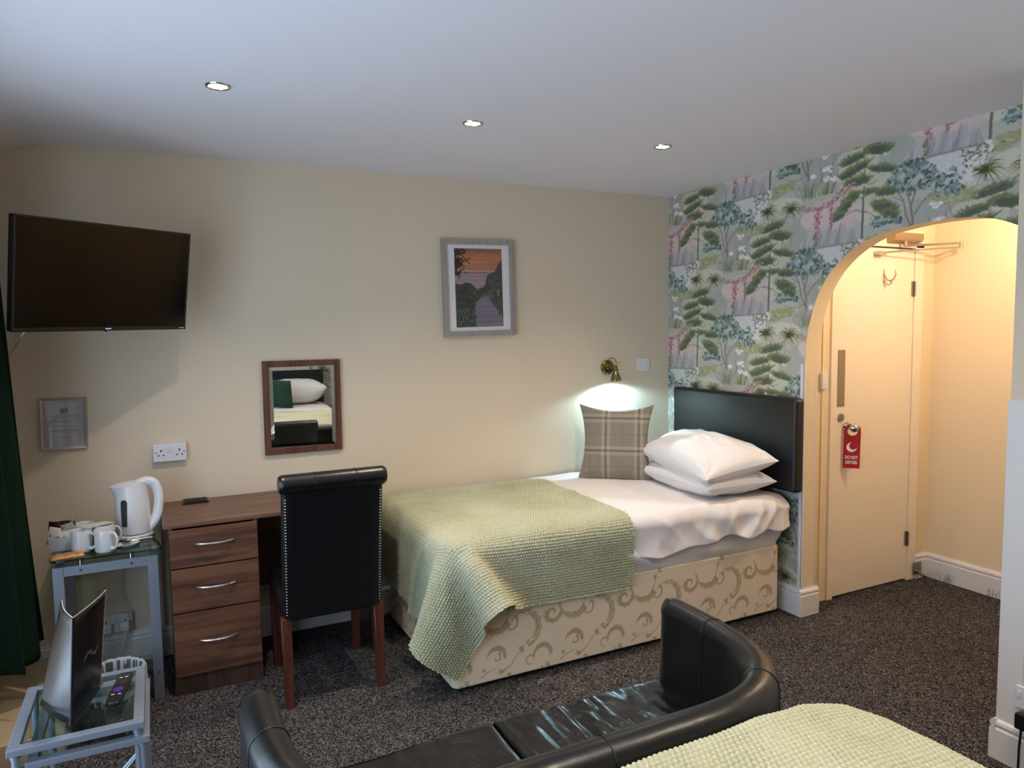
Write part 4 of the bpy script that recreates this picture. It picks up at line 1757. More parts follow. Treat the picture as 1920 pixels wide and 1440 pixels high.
# ================================================================== double bed behind the sofa
ZB = .70
db = thing('double_bed', (-2.3, -3.7, 0), 'double bed with white linen behind the black tub sofa', 'bed')
part('base', G().box(-2.97, -1.66, -4.62, -2.72, .03, .40, .02), M['damask'], db)
bb = db.children[0].data
att = bb.color_attributes.new('Col', 'FLOAT_COLOR', 'POINT')
for d_ in att.data:
    d_.color = (*lin('#d3c6ae'), 1)
part('caster', G().cyl((-2.9, -2.8, 0), (-2.9, -2.8, .035), .02), M['casterblack'], db)
part('caster', G().cyl((-1.74, -2.8, 0), (-1.74, -2.8, .035), .02), M['casterblack'], db)
part('caster', G().cyl((-2.9, -4.55, 0), (-2.9, -4.55, .035), .02), M['casterblack'], db)
part('caster', G().cyl((-1.74, -4.55, 0), (-1.74, -4.55, .035), .02), M['casterblack'], db)
mattress('mattress', db, -2.98, -1.655, -4.63, -2.71, .40, ZB-.02, M['sheet'], 9, .004)


def rounded_drape(u, v, x0, x1, yf, zt, r, rc):
    """cloth over a bed end: u across (metres, 0 at x0), v towards the foot; corners rounded rc in plan, r over the edge"""
    return None


# sheet over the rest of the double bed
def cloth_over(name, x0, x1, ya, yb, zt, drop, su, foot, mat, wr=.006, cellw=False, seed=2, label=None, cat=None):
    """grid cloth over a bed top between ya (head side) and yb (foot); hangs down both long sides and, if foot, over the end"""
    wx = x1-x0
    r = .055
    arc = r*PI/2
    nu = int((wx-2*r+2*arc+2*drop)/su)
    lv = (ya-yb)-(r if foot else 0)+(arc+drop if foot else 0)
    nv = int(lv/su)
    a = np.linspace(-(wx/2-r+arc+drop), (wx/2-r+arc+drop), nu)[:, None]*np.ones((1, nv))
    b = np.linspace(0, lv, nv)[None, :]*np.ones((nu, 1))
    ea = np.maximum(0, np.abs(a)-(wx/2-r))
    eb = np.maximum(0, b-((ya-yb)-r)) if foot else np.zeros_like(b)
    e = np.hypot(ea, eb)
    th = np.minimum(e/r, PI/2)
    hor = r*np.sin(th)
    dwn = r*(1-np.cos(th))+np.maximum(0, e-arc)
    ang = np.arctan2(eb, ea)
    both = (ea > 1e-6) & (eb > 1e-6)
    flare = np.where(both, np.maximum(0, e-arc)*.22*np.sin(2*ang)**.8*(1+.4*np.sin(ang*10)), 0)
    hx = np.where(e > 1e-9, ea/np.maximum(e, 1e-9), 0)
    hy = np.where(e > 1e-9, eb/np.maximum(e, 1e-9), 0)
    X = (x0+x1)/2+np.sign(a)*(np.minimum(np.abs(a), wx/2-r)+hx*(hor+flare))
    Y = ya-np.minimum(b, (ya-yb)-(r if foot else 0))-hy*(hor+flare)
    Z = zt-dwn
    P = np.stack([X, Y, Z], -1)
    n = gnormals(P)
    if n[nu//2, nv//3, 2] < 0:
        n = -n
    d = vnoise((nu, nv), (wx*4.2, (ya-yb)*4.2), seed, 3)*wr
    P = P+n*d[..., None]
    c = None
    if cellw:
        P, c = waffle(P, .0118, .0052, su, su, seed+5, ('#858b66', '#abae87', '#c6c7a6'))
    o = npmesh(name, P, mat, None, c)
    m_ = o.modifiers.new('thick', 'SOLIDIFY')
    m_.thickness = .006
    m_.offset = -1
    return o


o = cloth_over('cotton_sheet', -3.0, -1.635, -2.95, -4.62, ZB, .18, .014, False, M['sheet'], .006, seed=4)
tag(o, 'white cotton sheet on the double bed between pillows and green blanket', 'bedsheet')
# blanket across the foot of the double bed (built head side first, hanging over the end)



def foot_blanket():
    x0, x1 = -3.005, -1.615
    yh, yf = -3.78, -2.672
    su = .0034
    wx = x1-x0
    r = .07
    arc = r*PI/2
    drop = .22
    # the end facing the sofa
    la = wx/2-r+arc+drop
    nu = int(2*la/su)
    lv = (yf-yh)-r+arc+drop
    nv = int(lv/su)
    a = np.linspace(-la, la, nu)[:, None]*np.ones((1, nv))
    b = np.linspace(0, lv, nv)[None, :]*np.ones((nu, 1))
    ea = np.maximum(0, np.abs(a)-(wx/2-r))
    eb = np.maximum(0, b-((yf-yh)-r))
    e = np.sqrt(ea**2+eb**2)
    rr_ = r
    th = np.minimum(e/rr_, PI/2)
    hor = rr_*np.sin(th)
    dwn = rr_*(1-np.cos(th))+np.maximum(0, e-arc)
    hx = ea/np.maximum(e, 1e-9)
    hy = eb/np.maximum(e, 1e-9)
    fl = np.where((ea > 0) & (eb > 0), np.maximum(0, e-arc)*.15*np.sin(2*np.arctan2(eb, ea)), 0)
    X = (x0+x1)/2+np.sign(a)*(np.minimum(np.abs(a), wx/2-r)+hx*(hor+fl))
    Y = yh+np.minimum(b, (yf-yh)-r)+hy*(hor*1.0+fl*.3)
    Z = ZB+.012-dwn
    # corners of the mattress are soft: round them in plan
    cxr_, cyr_ = x1-.10, yf-.10
    P = np.stack([X, Y, Z], -1)
    cxn = np.clip((np.abs(X-(x0+x1)/2)-(wx/2-.16))/.16, 0, 1)
    cyn = np.clip((Y-(yf-.16))/.16, 0, 1)
    k = cxn*cyn
    P[..., 0] -= np.sign(X-(x0+x1)/2)*k*.045
    P[..., 1] -= k*.045
    P[..., 2] -= (np.clip(cxn+cyn-1, 0, 1)**2)*.03
    n = gnormals(P)
    if n[nu//2, nv//3, 2] < 0:
        n = -n
    P = P+n*(vnoise((nu, nv), (7, 5), 31, 3)*.008)[..., None]
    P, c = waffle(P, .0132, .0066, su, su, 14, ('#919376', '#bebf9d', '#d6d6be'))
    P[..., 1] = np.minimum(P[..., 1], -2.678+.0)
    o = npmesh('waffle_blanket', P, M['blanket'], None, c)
    m_ = o.modifiers.new('thick', 'SOLIDIFY')
    m_.thickness = .007
    m_.offset = -1
    return o


o = foot_blanket()
tag(o, 'sage green waffle blanket across the double bed, nearest the camera', 'blanket')
hb2 = headboard('headboard', 'black vinyl headboard of the double bed, seen in the mirror', -3.0, -1.62, -4.79, -4.70, .60, 1.16)
for k, (px, lab) in enumerate(((-2.68, 'white pillow on the far side of the double bed by the window'), (-1.99, 'plump white pillow of the double bed reflected in the mirror'))):
    pz = pillow('pillow', .68, .46, .28, M['pillow'], seed=30+k, wr=.010, pinch=.03)
    place(pz, (px, -4.43, .845), Euler((math.radians(14), 0, math.radians(-2+k*3))).to_matrix())
    tag(pz, lab, 'pillow')
gc = pillow('knitted_cushion', .30, .32, .11, M['green_knit'], seed=44, wr=.004, pinch=.06, n=60)
place(gc, (-2.16, -4.12, .858), Euler((math.radians(78), math.radians(4), math.radians(38))).to_matrix())
tag(gc, 'dark green chunky knitted cushion on the double bed, seen in the mirror', 'cushion')

# ================================================================== things on the walls
# television on a swing bracket
TVR = Euler((0, 0, 0))
a_, b_, c_ = .627, .168, -.009
Rz = Matrix.Rotation(a_, 3, 'Z') @ Matrix.Rotation(b_, 3, 'X') @ Matrix.Rotation(c_, 3, 'Y')
tv = thing('television', (-3.215, -.504, 1.796), 'black flat-screen television angled out from the cream wall', 'television', local=True)
tv.rotation_euler = Rz.to_euler()
W2, H2 = .365, .2125
part('casing', G().box(-W2, W2, .006, .034, -H2, H2, .004), M['tvbody'], tv)
part('rear_housing', G().box(-.24, .24, .034, .068, -.17, .10, .015), M['tvbody'], tv)
g = G()
g.box(-W2, W2, -.001, .012, H2-.009, H2, .002)
g.box(-W2, W2, -.003, .012, -H2, -H2+.017, .002)
g.box(-W2, -W2+.009, -.001, .012, -H2, H2, .002)
g.box(W2-.009, W2, -.001, .012, -H2, H2, .002)
part('bezel', g, M['tvbody'], tv)
part('screen', G().box(-W2+.008, W2-.008, .001, .006, -H2+.016, H2-.008), M['tvscreen'], tv)
part('badge', G().box(-.012, .012, -.0042, -.003, -H2+.0065, -H2+.011), M['whiteprint'], tv)
part('badge', G().box(W2-.035, W2-.010, -.0042, -.003, -H2+.007, -H2+.0095), M['whiteprint'], tv)
g = G().box(-.006, .008, .0, .014, -H2-.006, -H2+.001, .002)
hs_ = part('sensor_housing', g, M['tvbody'], tv)
part('standby_light', G().lathe([(.0, .003), (.003, .0018), (.0036, 0), (.003, -.0018), (0, -.003)], n=10, mat=Matrix.Translation((.001, -.0005, -H2-.002))), M['blueled'], tv)
inv = Matrix.Translation(tv.location) @ Rz.to_4x4()
tb = inv @ Vector((0, .068, -.03))
g = G()
g.box(-.06, .06, .068, .078, -.09, .03, .002)
part('mounting_plate', g, M['black'], tv)
wb = thing('wall_bracket', (-3.42, 0, 1.80), 'black swivel arm bracket holding the television to the wall', 'bracket')
g = G().box(-3.46, -3.38, -.014, 0, 1.70, 1.90, .003)
part('wall_plate', g, M['black'], wb)
g = G().tube([(-3.42, -.012, 1.79), (-3.42, -.05, 1.79), (-3.52, -.22, 1.79)], .014, 10)
part('arm', g, M['black'], wb)
part('arm', G().tube([(-3.52, -.22, 1.79), (-3.40, -.36, 1.78), tuple(inv @ Vector((0, .085, -.03)))], .013, 10), M['black'], wb)
pts = [inv @ Vector((-.29, .02, -H2+.01)), inv @ Vector((-.31, .03, -H2-.012)), Vector((-3.54, -.42, 1.555)), Vector((-3.60, -.20, 1.505)), Vector((-3.64, -.03, 1.47)), Vector((-3.65, -.006, 1.40))]
sm = upsample(np.array([list(p) for p in pts])[:, None, :].repeat(2, 1), 5)[:, 0, :]
o = part('aerial_cable', G().tube([tuple(p) for p in sm], .0028, 8), M['cable'])
tag(o, 'thin white cable running from under the television to the wall', 'cable')


# mirror
def frame4(x0, x1, z0, z1, w, y0, y1, slope=0.0):
    """four mitred rails of a rectangular frame on the back wall"""
    out = []
    A = [(x0, z0), (x1, z0), (x1, z1), (x0, z1)]
    B = [(x0+w, z0+w), (x1-w, z0+w), (x1-w, z1-w), (x0+w, z1-w)]
    for k in range(4):
        a, b = A[k], A[(k+1) % 4]
        c, d = B[(k+1) % 4], B[k]
        g = G()
        vs = [(p[0], y1, p[1]) for p in (a, b, c, d)]+[(a[0], y0, a[1]), (b[0], y0, b[1]), (c[0], y0+slope, c[1]), (d[0], y0+slope, d[1])]
        g.add(vs, [(0, 1, 2, 3), (4, 5, 6, 7), (0, 1, 5, 4), (1, 2, 6, 5), (2, 3, 7, 6), (3, 0, 4, 7)], False)
        out.append(g)
    return out


mi = thing('wall_mirror', (-2.388, 0, .943), 'dark wood framed wall mirror above the desk chair', 'mirror')
for g in frame4(-2.584, -2.192, .943, 1.424, .031, -.020, 0):
    part('frame_rail', g, M['mirrorwood'], mi)
x0, x1, z0, z1 = -2.553, -2.223, .974, 1.393
bw = .019
g = G()
g.add([(x0+bw, -.0140, z0+bw), (x1-bw, -.0140, z0+bw), (x1-bw, -.0140, z1-bw), (x0+bw, -.0140, z1-bw)], [(0, 1, 2, 3)], False)
mglass = [part('mirror_glass', g, M['mirror'], mi, 0)]
A = [(x0, z0), (x1, z0), (x1, z1), (x0, z1)]
B = [(x0+bw, z0+bw), (x1-bw, z0+bw), (x1-bw, z1-bw), (x0+bw, z1-bw)]
g = G()
for k in range(4):
    a, b, c, d = A[k], A[(k+1) % 4], B[(k+1) % 4], B[k]
    g.add([(a[0], -.0118, a[1]), (b[0], -.0118, b[1]), (c[0], -.0140, c[1]), (d[0], -.0140, d[1])], [(0, 1, 2, 3)], False)
mglass.append(part('bevelled_edge', g, M['mirror'], mi, 5))
# the glass sits slightly skewed in its frame
mc = Vector((0, -.0140, .2405))
Rm = Matrix.Translation(mc) @ Matrix.Rotation(math.radians(-1.85), 4, 'Z') @ Matrix.Rotation(math.radians(.40), 4, 'X') @ Matrix.Translation(-mc)
for o in mglass:
    o.data.transform(Rm)

# framed coastal print
pc = thing('framed_picture', (-1.375, 0, 1.808), 'grey framed print of a sunset coastal path on the cream wall', 'picture', local=True)
pc.rotation_euler = (0, -.0169, 0)
px, pz = .225, .2755
for g in frame4(-px, px, -pz, pz, .030, -.026, 0, .004):
    part('frame_rail', g, M['greyframe'], pc)
part('mount', G().box(-px+.028, px-.028, -.012, -.009, -pz+.028, pz-.028), M['paper'], pc)
part('picture_glass', G().add([(-px+.029, -.0155, -pz+.029), (px-.029, -.0155, -pz+.029), (px-.029, -.0155, pz-.029), (-px+.029, -.0155, pz-.029)], [(0, 1, 2, 3)], False), M['pictureglass'], pc)
PW, PH = .297, .447
pcv = Canvas(PW, PH, .0016, '#a9705a')
pr = random.Random(3)


def pq(u, v):
    """position inside the print: u 0..1 from the left, v 0..1 from the top"""
    return (u*PW, (1-v)*PH)


for i in range(60):
    v = i/60*.32
    f = v/.32
    c0 = np.array(Canvas.c('#8d5f57'))
    c1 = np.array(Canvas.c('#c98356'))
    c2 = np.array(Canvas.c('#8f6a68'))
    c = c0+(c1-c0)*min(1, f*2.2) if f < .5 else c1+(c2-c1)*(f-.5)*2
    pcv.poly([pq(0, v), pq(1, v), pq(1, v+.008), pq(0, v+.008)], tuple(c))
for i in range(26):
    v = pr.uniform(.02, .26)
    u = pr.random()
    pcv.poly([pq(u-.2, v), pq(u, v-.008), pq(u+.25, v), pq(u, v+.008)], pr.choice(['#b9805f', '#95665a', '#d08f5f', '#7f5f5c']), .5)
pcv.poly([pq(0, .27), pq(1, .27), pq(1, .30), pq(0, .30)], '#c39a8b', .8)
for i in range(50):
    v = .31+i/50*.22
    pcv.poly([pq(0, v), pq(1, v), pq(1, v+.006), pq(0, v+.006)], pr.choice(['#a28a90', '#8f7b86', '#b09793', '#99838b']))
pcv.poly([pq(0, .305), pq(.7, .305), pq(.66, .318), pq(0, .316)], '#74616c')
pcv.poly([pq(1, .12), pq(.93, .19), pq(.84, .29), pq(.76, .31), pq(.68, .33), pq(.64, .43), pq(.60, .49), pq(.50, .53), pq(.45, .6), pq(.8, .75), pq(1, .9)], '#4b4a55')
pcv.poly([pq(1, .25), pq(.86, .33), pq(.74, .45), pq(.72, .52), pq(1, .9)], '#504f49')
pcv.poly([pq(0, .44), pq(.12, .46), pq(.22, .43), pq(.33, .44), pq(.42, .50), pq(.5, .53), pq(.6, .50), pq(.72, .50), pq(.5, .75), pq(.45, 1), pq(0, 1)], '#3d433f')
pcv.poly([pq(.74, .52), pq(.80, .52), pq(.70, .62), pq(.78, .72), pq(.92, .80), pq(1.0, .90), pq(1, 1), pq(.40, 1), pq(.38, .80), pq(.42, .68), pq(.58, .60)], '#7f7688')
for i in range(46):
    f = i/46
    v = .56+.44*f**1.2
    ul = .70-.30*min(1, f*1.6)
    ur = .78+.24*f
    pcv.line([pq(ul, v), pq((ul+ur)/2, v-.004), pq(ur, v+.002)], .0012+.002*f, .001, pr.choice(['#5f5a6d', '#9a90a0', '#6d667a', '#8f8594']), .7)
for i in range(900):
    t = pr.random()
    if t < .55:
        u, v = pr.uniform(0, .42), pr.uniform(.47, 1)
        cc = pr.choice(['#2f3a34', '#455340', '#5b6c49', '#3b3a46', '#54504f', '#6a8052'] if v > .75 else ['#2c302f', '#40473e', '#4b5044', '#3a3742'])
    elif t < .8:
        u, v = pr.uniform(.72, 1), pr.uniform(.35, .85)
        if u < .72+(v-.6)*.8:
            continue
        cc = pr.choice(['#4f5345', '#5e6550', '#434640', '#6b6f52', '#57525a'])
    else:
        u, v = pr.uniform(.28, .72), pr.uniform(.50, .62)
        if v > .63-(u-.35)*.1:
            continue
        cc = pr.choice(['#4b5044', '#39423a', '#5b6149'])
    x, y = pq(u, v)
    pcv.blob(x, y, pr.uniform(.003, .007), pr.uniform(.003, .008), cc, pr, .4, 6, .9)
for i in range(170):
    k = pr.random()
    u = abs(pr.gauss(0, .11))+.0
    v = pr.choice([.02, .06, .14, .18, .22, .31])+pr.gauss(0, .02)
    x, y = pq(min(u, .33), v)
    pcv.blob(x, y, .006, .005, pr.choice(['#2c2623', '#3b302a', '#241f20']), pr, .4, 6)
pcv.line([pq(0, .20), pq(.2, .15), pq(.40, .115)], .004, .001, '#2c2623')
pcv.poly([pq(.90, .52), pq(.93, .52), pq(.92, .60), pq(.89, .60)], '#8f8378')
pcv.blur(1)
nu, nv = 150, 225
U, V = np.meshgrid(np.linspace(0, 1, nu), np.linspace(0, 1, nv), indexing='ij')
Pm = np.stack([(U-.5)*PW, np.full_like(U, -.0125), (V-.5)*PH+.0], -1)
npmesh('coastal_print', Pm, M['print'], pc, pcv.sample(U*PW, V*PH, False))

# notice in a pale frame, hung slightly crooked
nf = thing('framed_notice', (-3.452, 0, 1.169), 'small pale metal frame with a printed notice near the green curtain', 'frame', local=True)
nf.rotation_euler = (0, .02, 0)
for g in frame4(-.090, .090, -.117, .117, .0105, -.016, 0, .004):
    part('frame_rail', g, M['silverframe'], nf)
part('notice_sheet', G().box(-.081, .081, -.007, -.005, -.108, .108), simple('notice_paper', '#b3aeb0', .8), nf)
part('notice_glass', G().add([(-.081, -.011, -.108), (.081, -.011, -.108), (.081, -.011, .108), (-.081, -.011, .108)], [(0, 1, 2, 3)], False), M['noticeglass'], nf)
g = G()
prn = random.Random(9)
for z, hw in ((.035, .056), (.026, .046), (.012, .060), (.005, .033), (-.012, .054), (-.030, .060), (-.037, .056), (-.046, .014), (-.062, .018), (-.068, .020)):
    x = -hw
    while x < hw:
        w = prn.uniform(.003, .009)
        g.box(x, min(hw, x+w), -.0078, -.0071, z-.0011, z+.0011)
        x += w+.0018
ln_ = part('printed_lines', g, M['greyprint'], nf)
ln_['kind'] = 'stuff'
g = G().box(-.014, .004, -.0078, -.0071, .047, .068)
g.box(.006, .016, -.0078, -.0071, .050, .072)
part('printed_logo', g, M['tealprint'], nf)


# double socket plates
def socket(name, x, z, label, plugs=(), y=0.0, group=None):
    t = thing(name, (x, y, z), label, 'socket', group)
    g = G().box(x-.073, x+.073, -.030, 0, z-.043, z+.043, .004, 3)
    part('face_plate', g, M['white'], t)
    g = G()
    for sx in (-.038, .042):
        g.box(x+sx-.003, x+sx+.003, -.0308, -.029, z+.006, z+.016)
        for dx in (-.011, .011):
            g.box(x+sx+dx-.004, x+sx+dx+.004, -.0308, -.029, z-.014, z-.009)
    for sx in (-.060, .062):
        g.cyl((x+sx, -.0308, z+.002), (x+sx, -.029, z+.002), .003, n=8)
    part('pin_slots', g, M['matt_black'], t)['kind'] = 'stuff'
    for sx in (-.008, .008):
        part('rocker_switch', G().box(x+sx-.0055, x+sx+.0055, -.034, -.029, z+.002, z+.024, .0015), M['gloss'], t)
    return t


socket('double_socket', -3.023, 1.000, 'white double wall socket above the desk, left of the mirror')
socket('double_socket', -3.292, .205, 'white double socket low on the wall under the glass table')
for px_, lab in ((-3.328, 'white round-backed plug in the left side of the low socket'), (-3.253, 'white plug in the right side of the low socket')):
    pg = thing('plug', (px_, -.03, .20), lab, 'plug')
    part('plug_body', G().box(px_-.023, px_+.023, -.066, -.031, .170, .218, .012, 4), M['white'], pg)
    part('plug_pins', G().box(px_-.014, px_-.008, -.031, -.029, .19, .196).box(px_+.008, px_+.014, -.031, -.029, .19, .196), M['brass'], pg)


def cable(name, pts, r, mat, label, n=6):
    s = upsample(np.array(pts, float)[:, None, :].repeat(2, 1), n)[:, 0, :]
    o = part(name, G().tube([tuple(p) for p in s], r, 8), mat)
    tag(o, label, 'cable')
    return o


cable('kettle_cable', [(-3.215, -.12, .672), (-3.215, -.055, .668), (-3.222, -.045, .60), (-3.243, -.04, .50), (-3.262, -.04, .42), (-3.258, -.045, .33), (-3.238, -.05, .25), (-3.240, -.06, .19), (-3.262, -.075, .130), (-3.30, -.09, .095), (-3.36, -.10, .085), (-3.40, -.09, .10)],
      .0026, M['cable'], 'white kettle cable hanging behind the glass table')
cable('socket_cable', [(-3.328, -.055, .172), (-3.332, -.06, .14), (-3.33, -.08, .105), (-3.30, -.10, .092), (-3.265, -.10, .11), (-3.25, -.07, .165)], .0024, M['cable'], 'short white cable looping below the low socket')

# blank switch plate and reading lamp by the bed
sp = thing('blank_plate', (-.213, 0, 1.325), 'square white blank plate on the wall right of the reading lamp', 'wall plate')
part('plate', G().box(-.258, -.168, -.016, 0, 1.282, 1.368, .003), M['white'], sp)
for xx in (-.243, -.183):
    part('screw', G().cyl((xx, -.0172, 1.325), (xx, -.015, 1.325), .003, n=8), M['greyprint'], sp)

lp = thing('reading_lamp', (-.490, 0, 1.318), 'antique brass reading spotlight lit on the wall above the tartan cushion', 'lamp')
mt = Matrix.Translation((-.490, 0, 1.318)) @ Matrix.Rotation(PI/2, 4, 'X')
part('wall_rose', G().lathe([(0, .026), (.012, .025), (.016, .018), (.040, .015), (.046, .010), (.048, 0)], n=32, mat=mt), M['brass'], lp)
g = G().tube([(-.490, -.018, 1.318), (-.490, -.07, 1.318), (-.487, -.080, 1.306)], .0065, 10)
g.cyl((-.505, -.078, 1.305), (-.455, -.078, 1.305), .0045, n=10)
part('swivel_joint', g, M['brass'], lp)
hd = Vector((-.485, -.085, 1.30))
dr_ = Vector((.04, -.05, -1)).normalized()
rotm = dr_.to_track_quat('-Z', 'Y').to_matrix().to_4x4()
mt = Matrix.Translation(hd) @ rotm
part('lamp_cap', G().lathe([(0, .036), (.012, .035), (.014, .030), (.014, -.002), (.016, -.006)], n=24, mat=mt), M['brass'], lp)
shade = part('lamp_shade', G().lathe([(.0155, -.004), (.020, -.014), (.028, -.034), (.033, -.055), (.034, -.064), (.0325, -.064), (.031, -.054), (.026, -.034), (.018, -.014)], n=32, mat=mt), M['brass'], lp)
part('lamp_bulb', G().lathe([(0, -.054), (.016, -.055), (.0275, -.058), (.0285, -.060), (.027, -.0625), (0, -.0645)], n=24, mat=mt), M['bedglow'], lp)
g = G().tube([(-.492, -.014, 1.345), (-.500, -.035, 1.372), (-.492, -.06, 1.382), (-.480, -.078, 1.370), (-.476, -.084, 1.345)], .0028, 8)
part('lamp_flex', g, M['brass'], lp)
part('tilt_lever', G().tube([(-.474, -.086, 1.345), (-.452, -.100, 1.355)], .002, 6), M['brass'], lp)
lpos = hd+dr_*.068
light('reading_lamp_light', 'SPOT', tuple(lpos), BEDLAMP_P, BEDLAMP_C, .022, aim=tuple(lpos+dr_), spot=math.radians(165), blend=.3)

# DO NOT DISTURB hanger on the lobby door knob
dn = thing('door_hanger', (.437, DY-.048, .89), 'red DO NOT DISTURB card hanging from the lobby door knob', 'door hanger', local=True)
dn.rotation_euler = (math.radians(-1), math.radians(1.2), math.radians(-40))
ho, hi = [], []
w, zt, zb = .044, .118, -.132
outer = [(-w, zb), (w, zb), (w, .075)]+[(w*math.cos(t), .083+.038*math.sin(t)) for t in np.linspace(.15, PI-.15, 14)]+[(-w, .075)]
g = G()
nO = 40
oc = (0.0, .080)
inn = [(oc[0]+.027*math.cos(t), oc[1]+.027*math.sin(t)) for t in np.linspace(0, 2*PI, nO, endpoint=False)]


def ray_out(t):
    dx, dz = math.cos(t), math.sin(t)
    best = None
    for i in range(len(outer)):
        a, b = outer[i], outer[(i+1) % len(outer)]
        ex, ez = b[0]-a[0], b[1]-a[1]
        den = dx*ez-dz*ex
        if abs(den) < 1e-12:
            continue
        s = ((a[0]-oc[0])*ez-(a[1]-oc[1])*ex)/den
        u = ((a[0]-oc[0])*dz-(a[1]-oc[1])*dx)/den
        if s > 0 and -1e-6 <= u <= 1+1e-6 and (best is None or s < best):
            best = s
    return (oc[0]+dx*best, oc[1]+dz*best)


angs = sorted(set([2*PI*i/nO for i in range(nO)]+[math.atan2(zb-oc[1], w) % (2*PI), math.atan2(zb-oc[1], -w) % (2*PI)]))
vs, fs = [], []
for t in angs:
    o2 = ray_out(t)
    i2 = (oc[0]+.027*math.cos(t), oc[1]+.027*math.sin(t))
    for yy in (-.0006, .0006):
        vs += [(i2[0], yy, i2[1]), (o2[0], yy, o2[1])]
nA = len(angs)
for i in range(nA):
    j = (i+1) % nA
    fs += [(i*4, i*4+1, j*4+1, j*4), (i*4+2, i*4+3, j*4+3, j*4+2), (i*4, j*4, j*4+2, i*4+2), (i*4+1, j*4+1, j*4+3, i*4+3)]
g.add(vs, fs, False)
part('card', g, M['red'], dn)
g = G()
pts = []
for t in np.linspace(math.radians(100), math.radians(350), 26):
    pts.append((-.002+.027*math.cos(t), -.012+.027*math.sin(t)))
for t in np.linspace(math.radians(345), math.radians(105), 22):
    pts.append((.006+.0205*math.cos(t), -.004+.0215*math.sin(t)))
vs = [(x, -.0012, z) for x, z in pts]
fs = []
k1, k2 = 26, 22
for i in range(24):
    a = min(k1-1, round(i*(k1-1)/24))
    b = min(k1-1, round((i+1)*(k1-1)/24))
    c = k1+k2-1-min(k2-1, round((i+1)*(k2-1)/24))
    d = k1+k2-1-min(k2-1, round(i*(k2-1)/24))
    f_ = []
    for q_ in (a, b, c, d):
        if q_ not in f_:
            f_.append(q_)
    if len(f_) >= 3:
        fs.append(tuple(f_))
g.add(vs, fs, False)
part('crescent_moon', g, M['whiteprint'], dn, 0)


def text(s, size, loc, parent, mat, name, sx=1.0, bold=.0004):
    cu_ = bpy.data.curves.new(name, 'FONT')
    cu_.body = s
    cu_.size = size
    cu_.align_x = 'CENTER'
    cu_.align_y = 'CENTER'
    cu_.extrude = .0001
    cu_.offset = bold
    ob = bpy.data.objects.new(name, cu_)
    COL.objects.link(ob)
    dg = bpy.context.evaluated_depsgraph_get()
    me = bpy.data.meshes.new_from_object(ob.evaluated_get(dg))
    bpy.data.objects.remove(ob)
    for v in me.vertices:
        x, y, z = v.co
        v.co = (x*sx, -z, y)
    me.materials.clear()
    o = bpy.data.objects.new(name, me)
    COL.objects.link(o)
    me.materials.append(mat)
    o.parent = parent
    o.location = loc
    return o


text('DO NOT', .025, (-.001, -.0013, -.071), dn, M['whiteprint'], 'lettering', .66, .0008)
text('DISTURB', .025, (-.001, -.0013, -.099), dn, M['whiteprint'], 'lettering', .62, .0008)

# small socket and lead at the extreme right, low on the stepped wall
t = thing('single_socket', (-.4, -2.475, .262), 'white single socket low on the wall at the right edge', 'socket')
part('face_plate', G().box(-.414, -.4, -2.515, -2.432, .222, .302, .003), M['white'], t)
part('rocker_switch', G().box(-.418, -.413, -2.452, -2.440, .262, .285, .0015), M['gloss'], t)
t = thing('black_adapter', (-.42, -2.485, .19), 'black plug adapter under the white socket at the right edge', 'adapter')
part('adapter_body', G().box(-.455, -.422, -2.52, -2.452, .165, .221, .006), M['black'], t)
part('adapter_lead', G().tube([(-.44, -2.47, .168), (-.445, -2.468, .10), (-.45, -2.47, .02), (-.46, -2.50, .006), (-.50, -2.60, .006)], .004, 8), M['black'], t)

# ================================================================== ceiling downlights
spots = [(-2.832, -1.12), (-1.854, -1.055), (-.884, -1.058), (-2.83, -3.10), (-1.85, -3.10), (-.95, -3.10)]
labs = ['recessed ceiling downlight nearest the window end', 'recessed ceiling downlight in the middle of the front row', 'recessed ceiling downlight nearest the papered wall',
        'recessed ceiling downlight above the double bed on the window side', 'recessed ceiling downlight above the middle of the double bed', 'recessed ceiling downlight nearest the stepped wall']


def downlight(x, y, label):
    t = thing('downlight', (x, y, H), label, 'downlight', 'recessed ceiling downlights')
    return t


t0 = thing('downlight', (spots[0][0], spots[0][1], H), labs[0], 'downlight', 'recessed ceiling downlights', local=True)
part('trim_ring', G().lathe([(.031, -.0005), (.032, -.004), (.036, -.0055), (.041, -.004), (.0425, 0)], n=36), M['chrome'], t0)
part('lamp_face', G().lathe([(0, -.0035), (.020, -.0032), (.0315, -.0015)], n=28), M['lampglow'], t0)
for i, (x, y) in enumerate(spots):
    if i:
        c = copy_tree(t0)
        c.location = (x, y, H)
        c['label'] = labs[i]
    light('downlight_light', 'SPOT', (x, y, H-.012), DOWN_P, DOWN_C, .028, aim=(x, y, 0), spot=math.radians(116), blend=1.0)
# lobby ceiling lamp, out of sight above the arch
t = thing('lobby_lamp', (.62, -1.95, 2.40), 'opal ceiling lamp of the lobby, hidden above the arch', 'lamp')
part('lamp_glass', G().lathe([(0, -.055), (.05, -.052), (.085, -.035), (.10, -.005), (.10, 0)], (.62, -1.95, 2.40), 28), emis('opal_glass', '#ffd9a0', 3.0), t)
light('lobby_light', 'POINT', (.62, -1.95, 2.30), LOBBY_P, LOBBY_C, .05)

# ================================================================== corner by the window
o = part('low_plinth', G().box(XL+.0, -3.435, -.79, -.022, 0, .10, .006), M['plinth'])
struct(o)
o.name = 'trim_4'


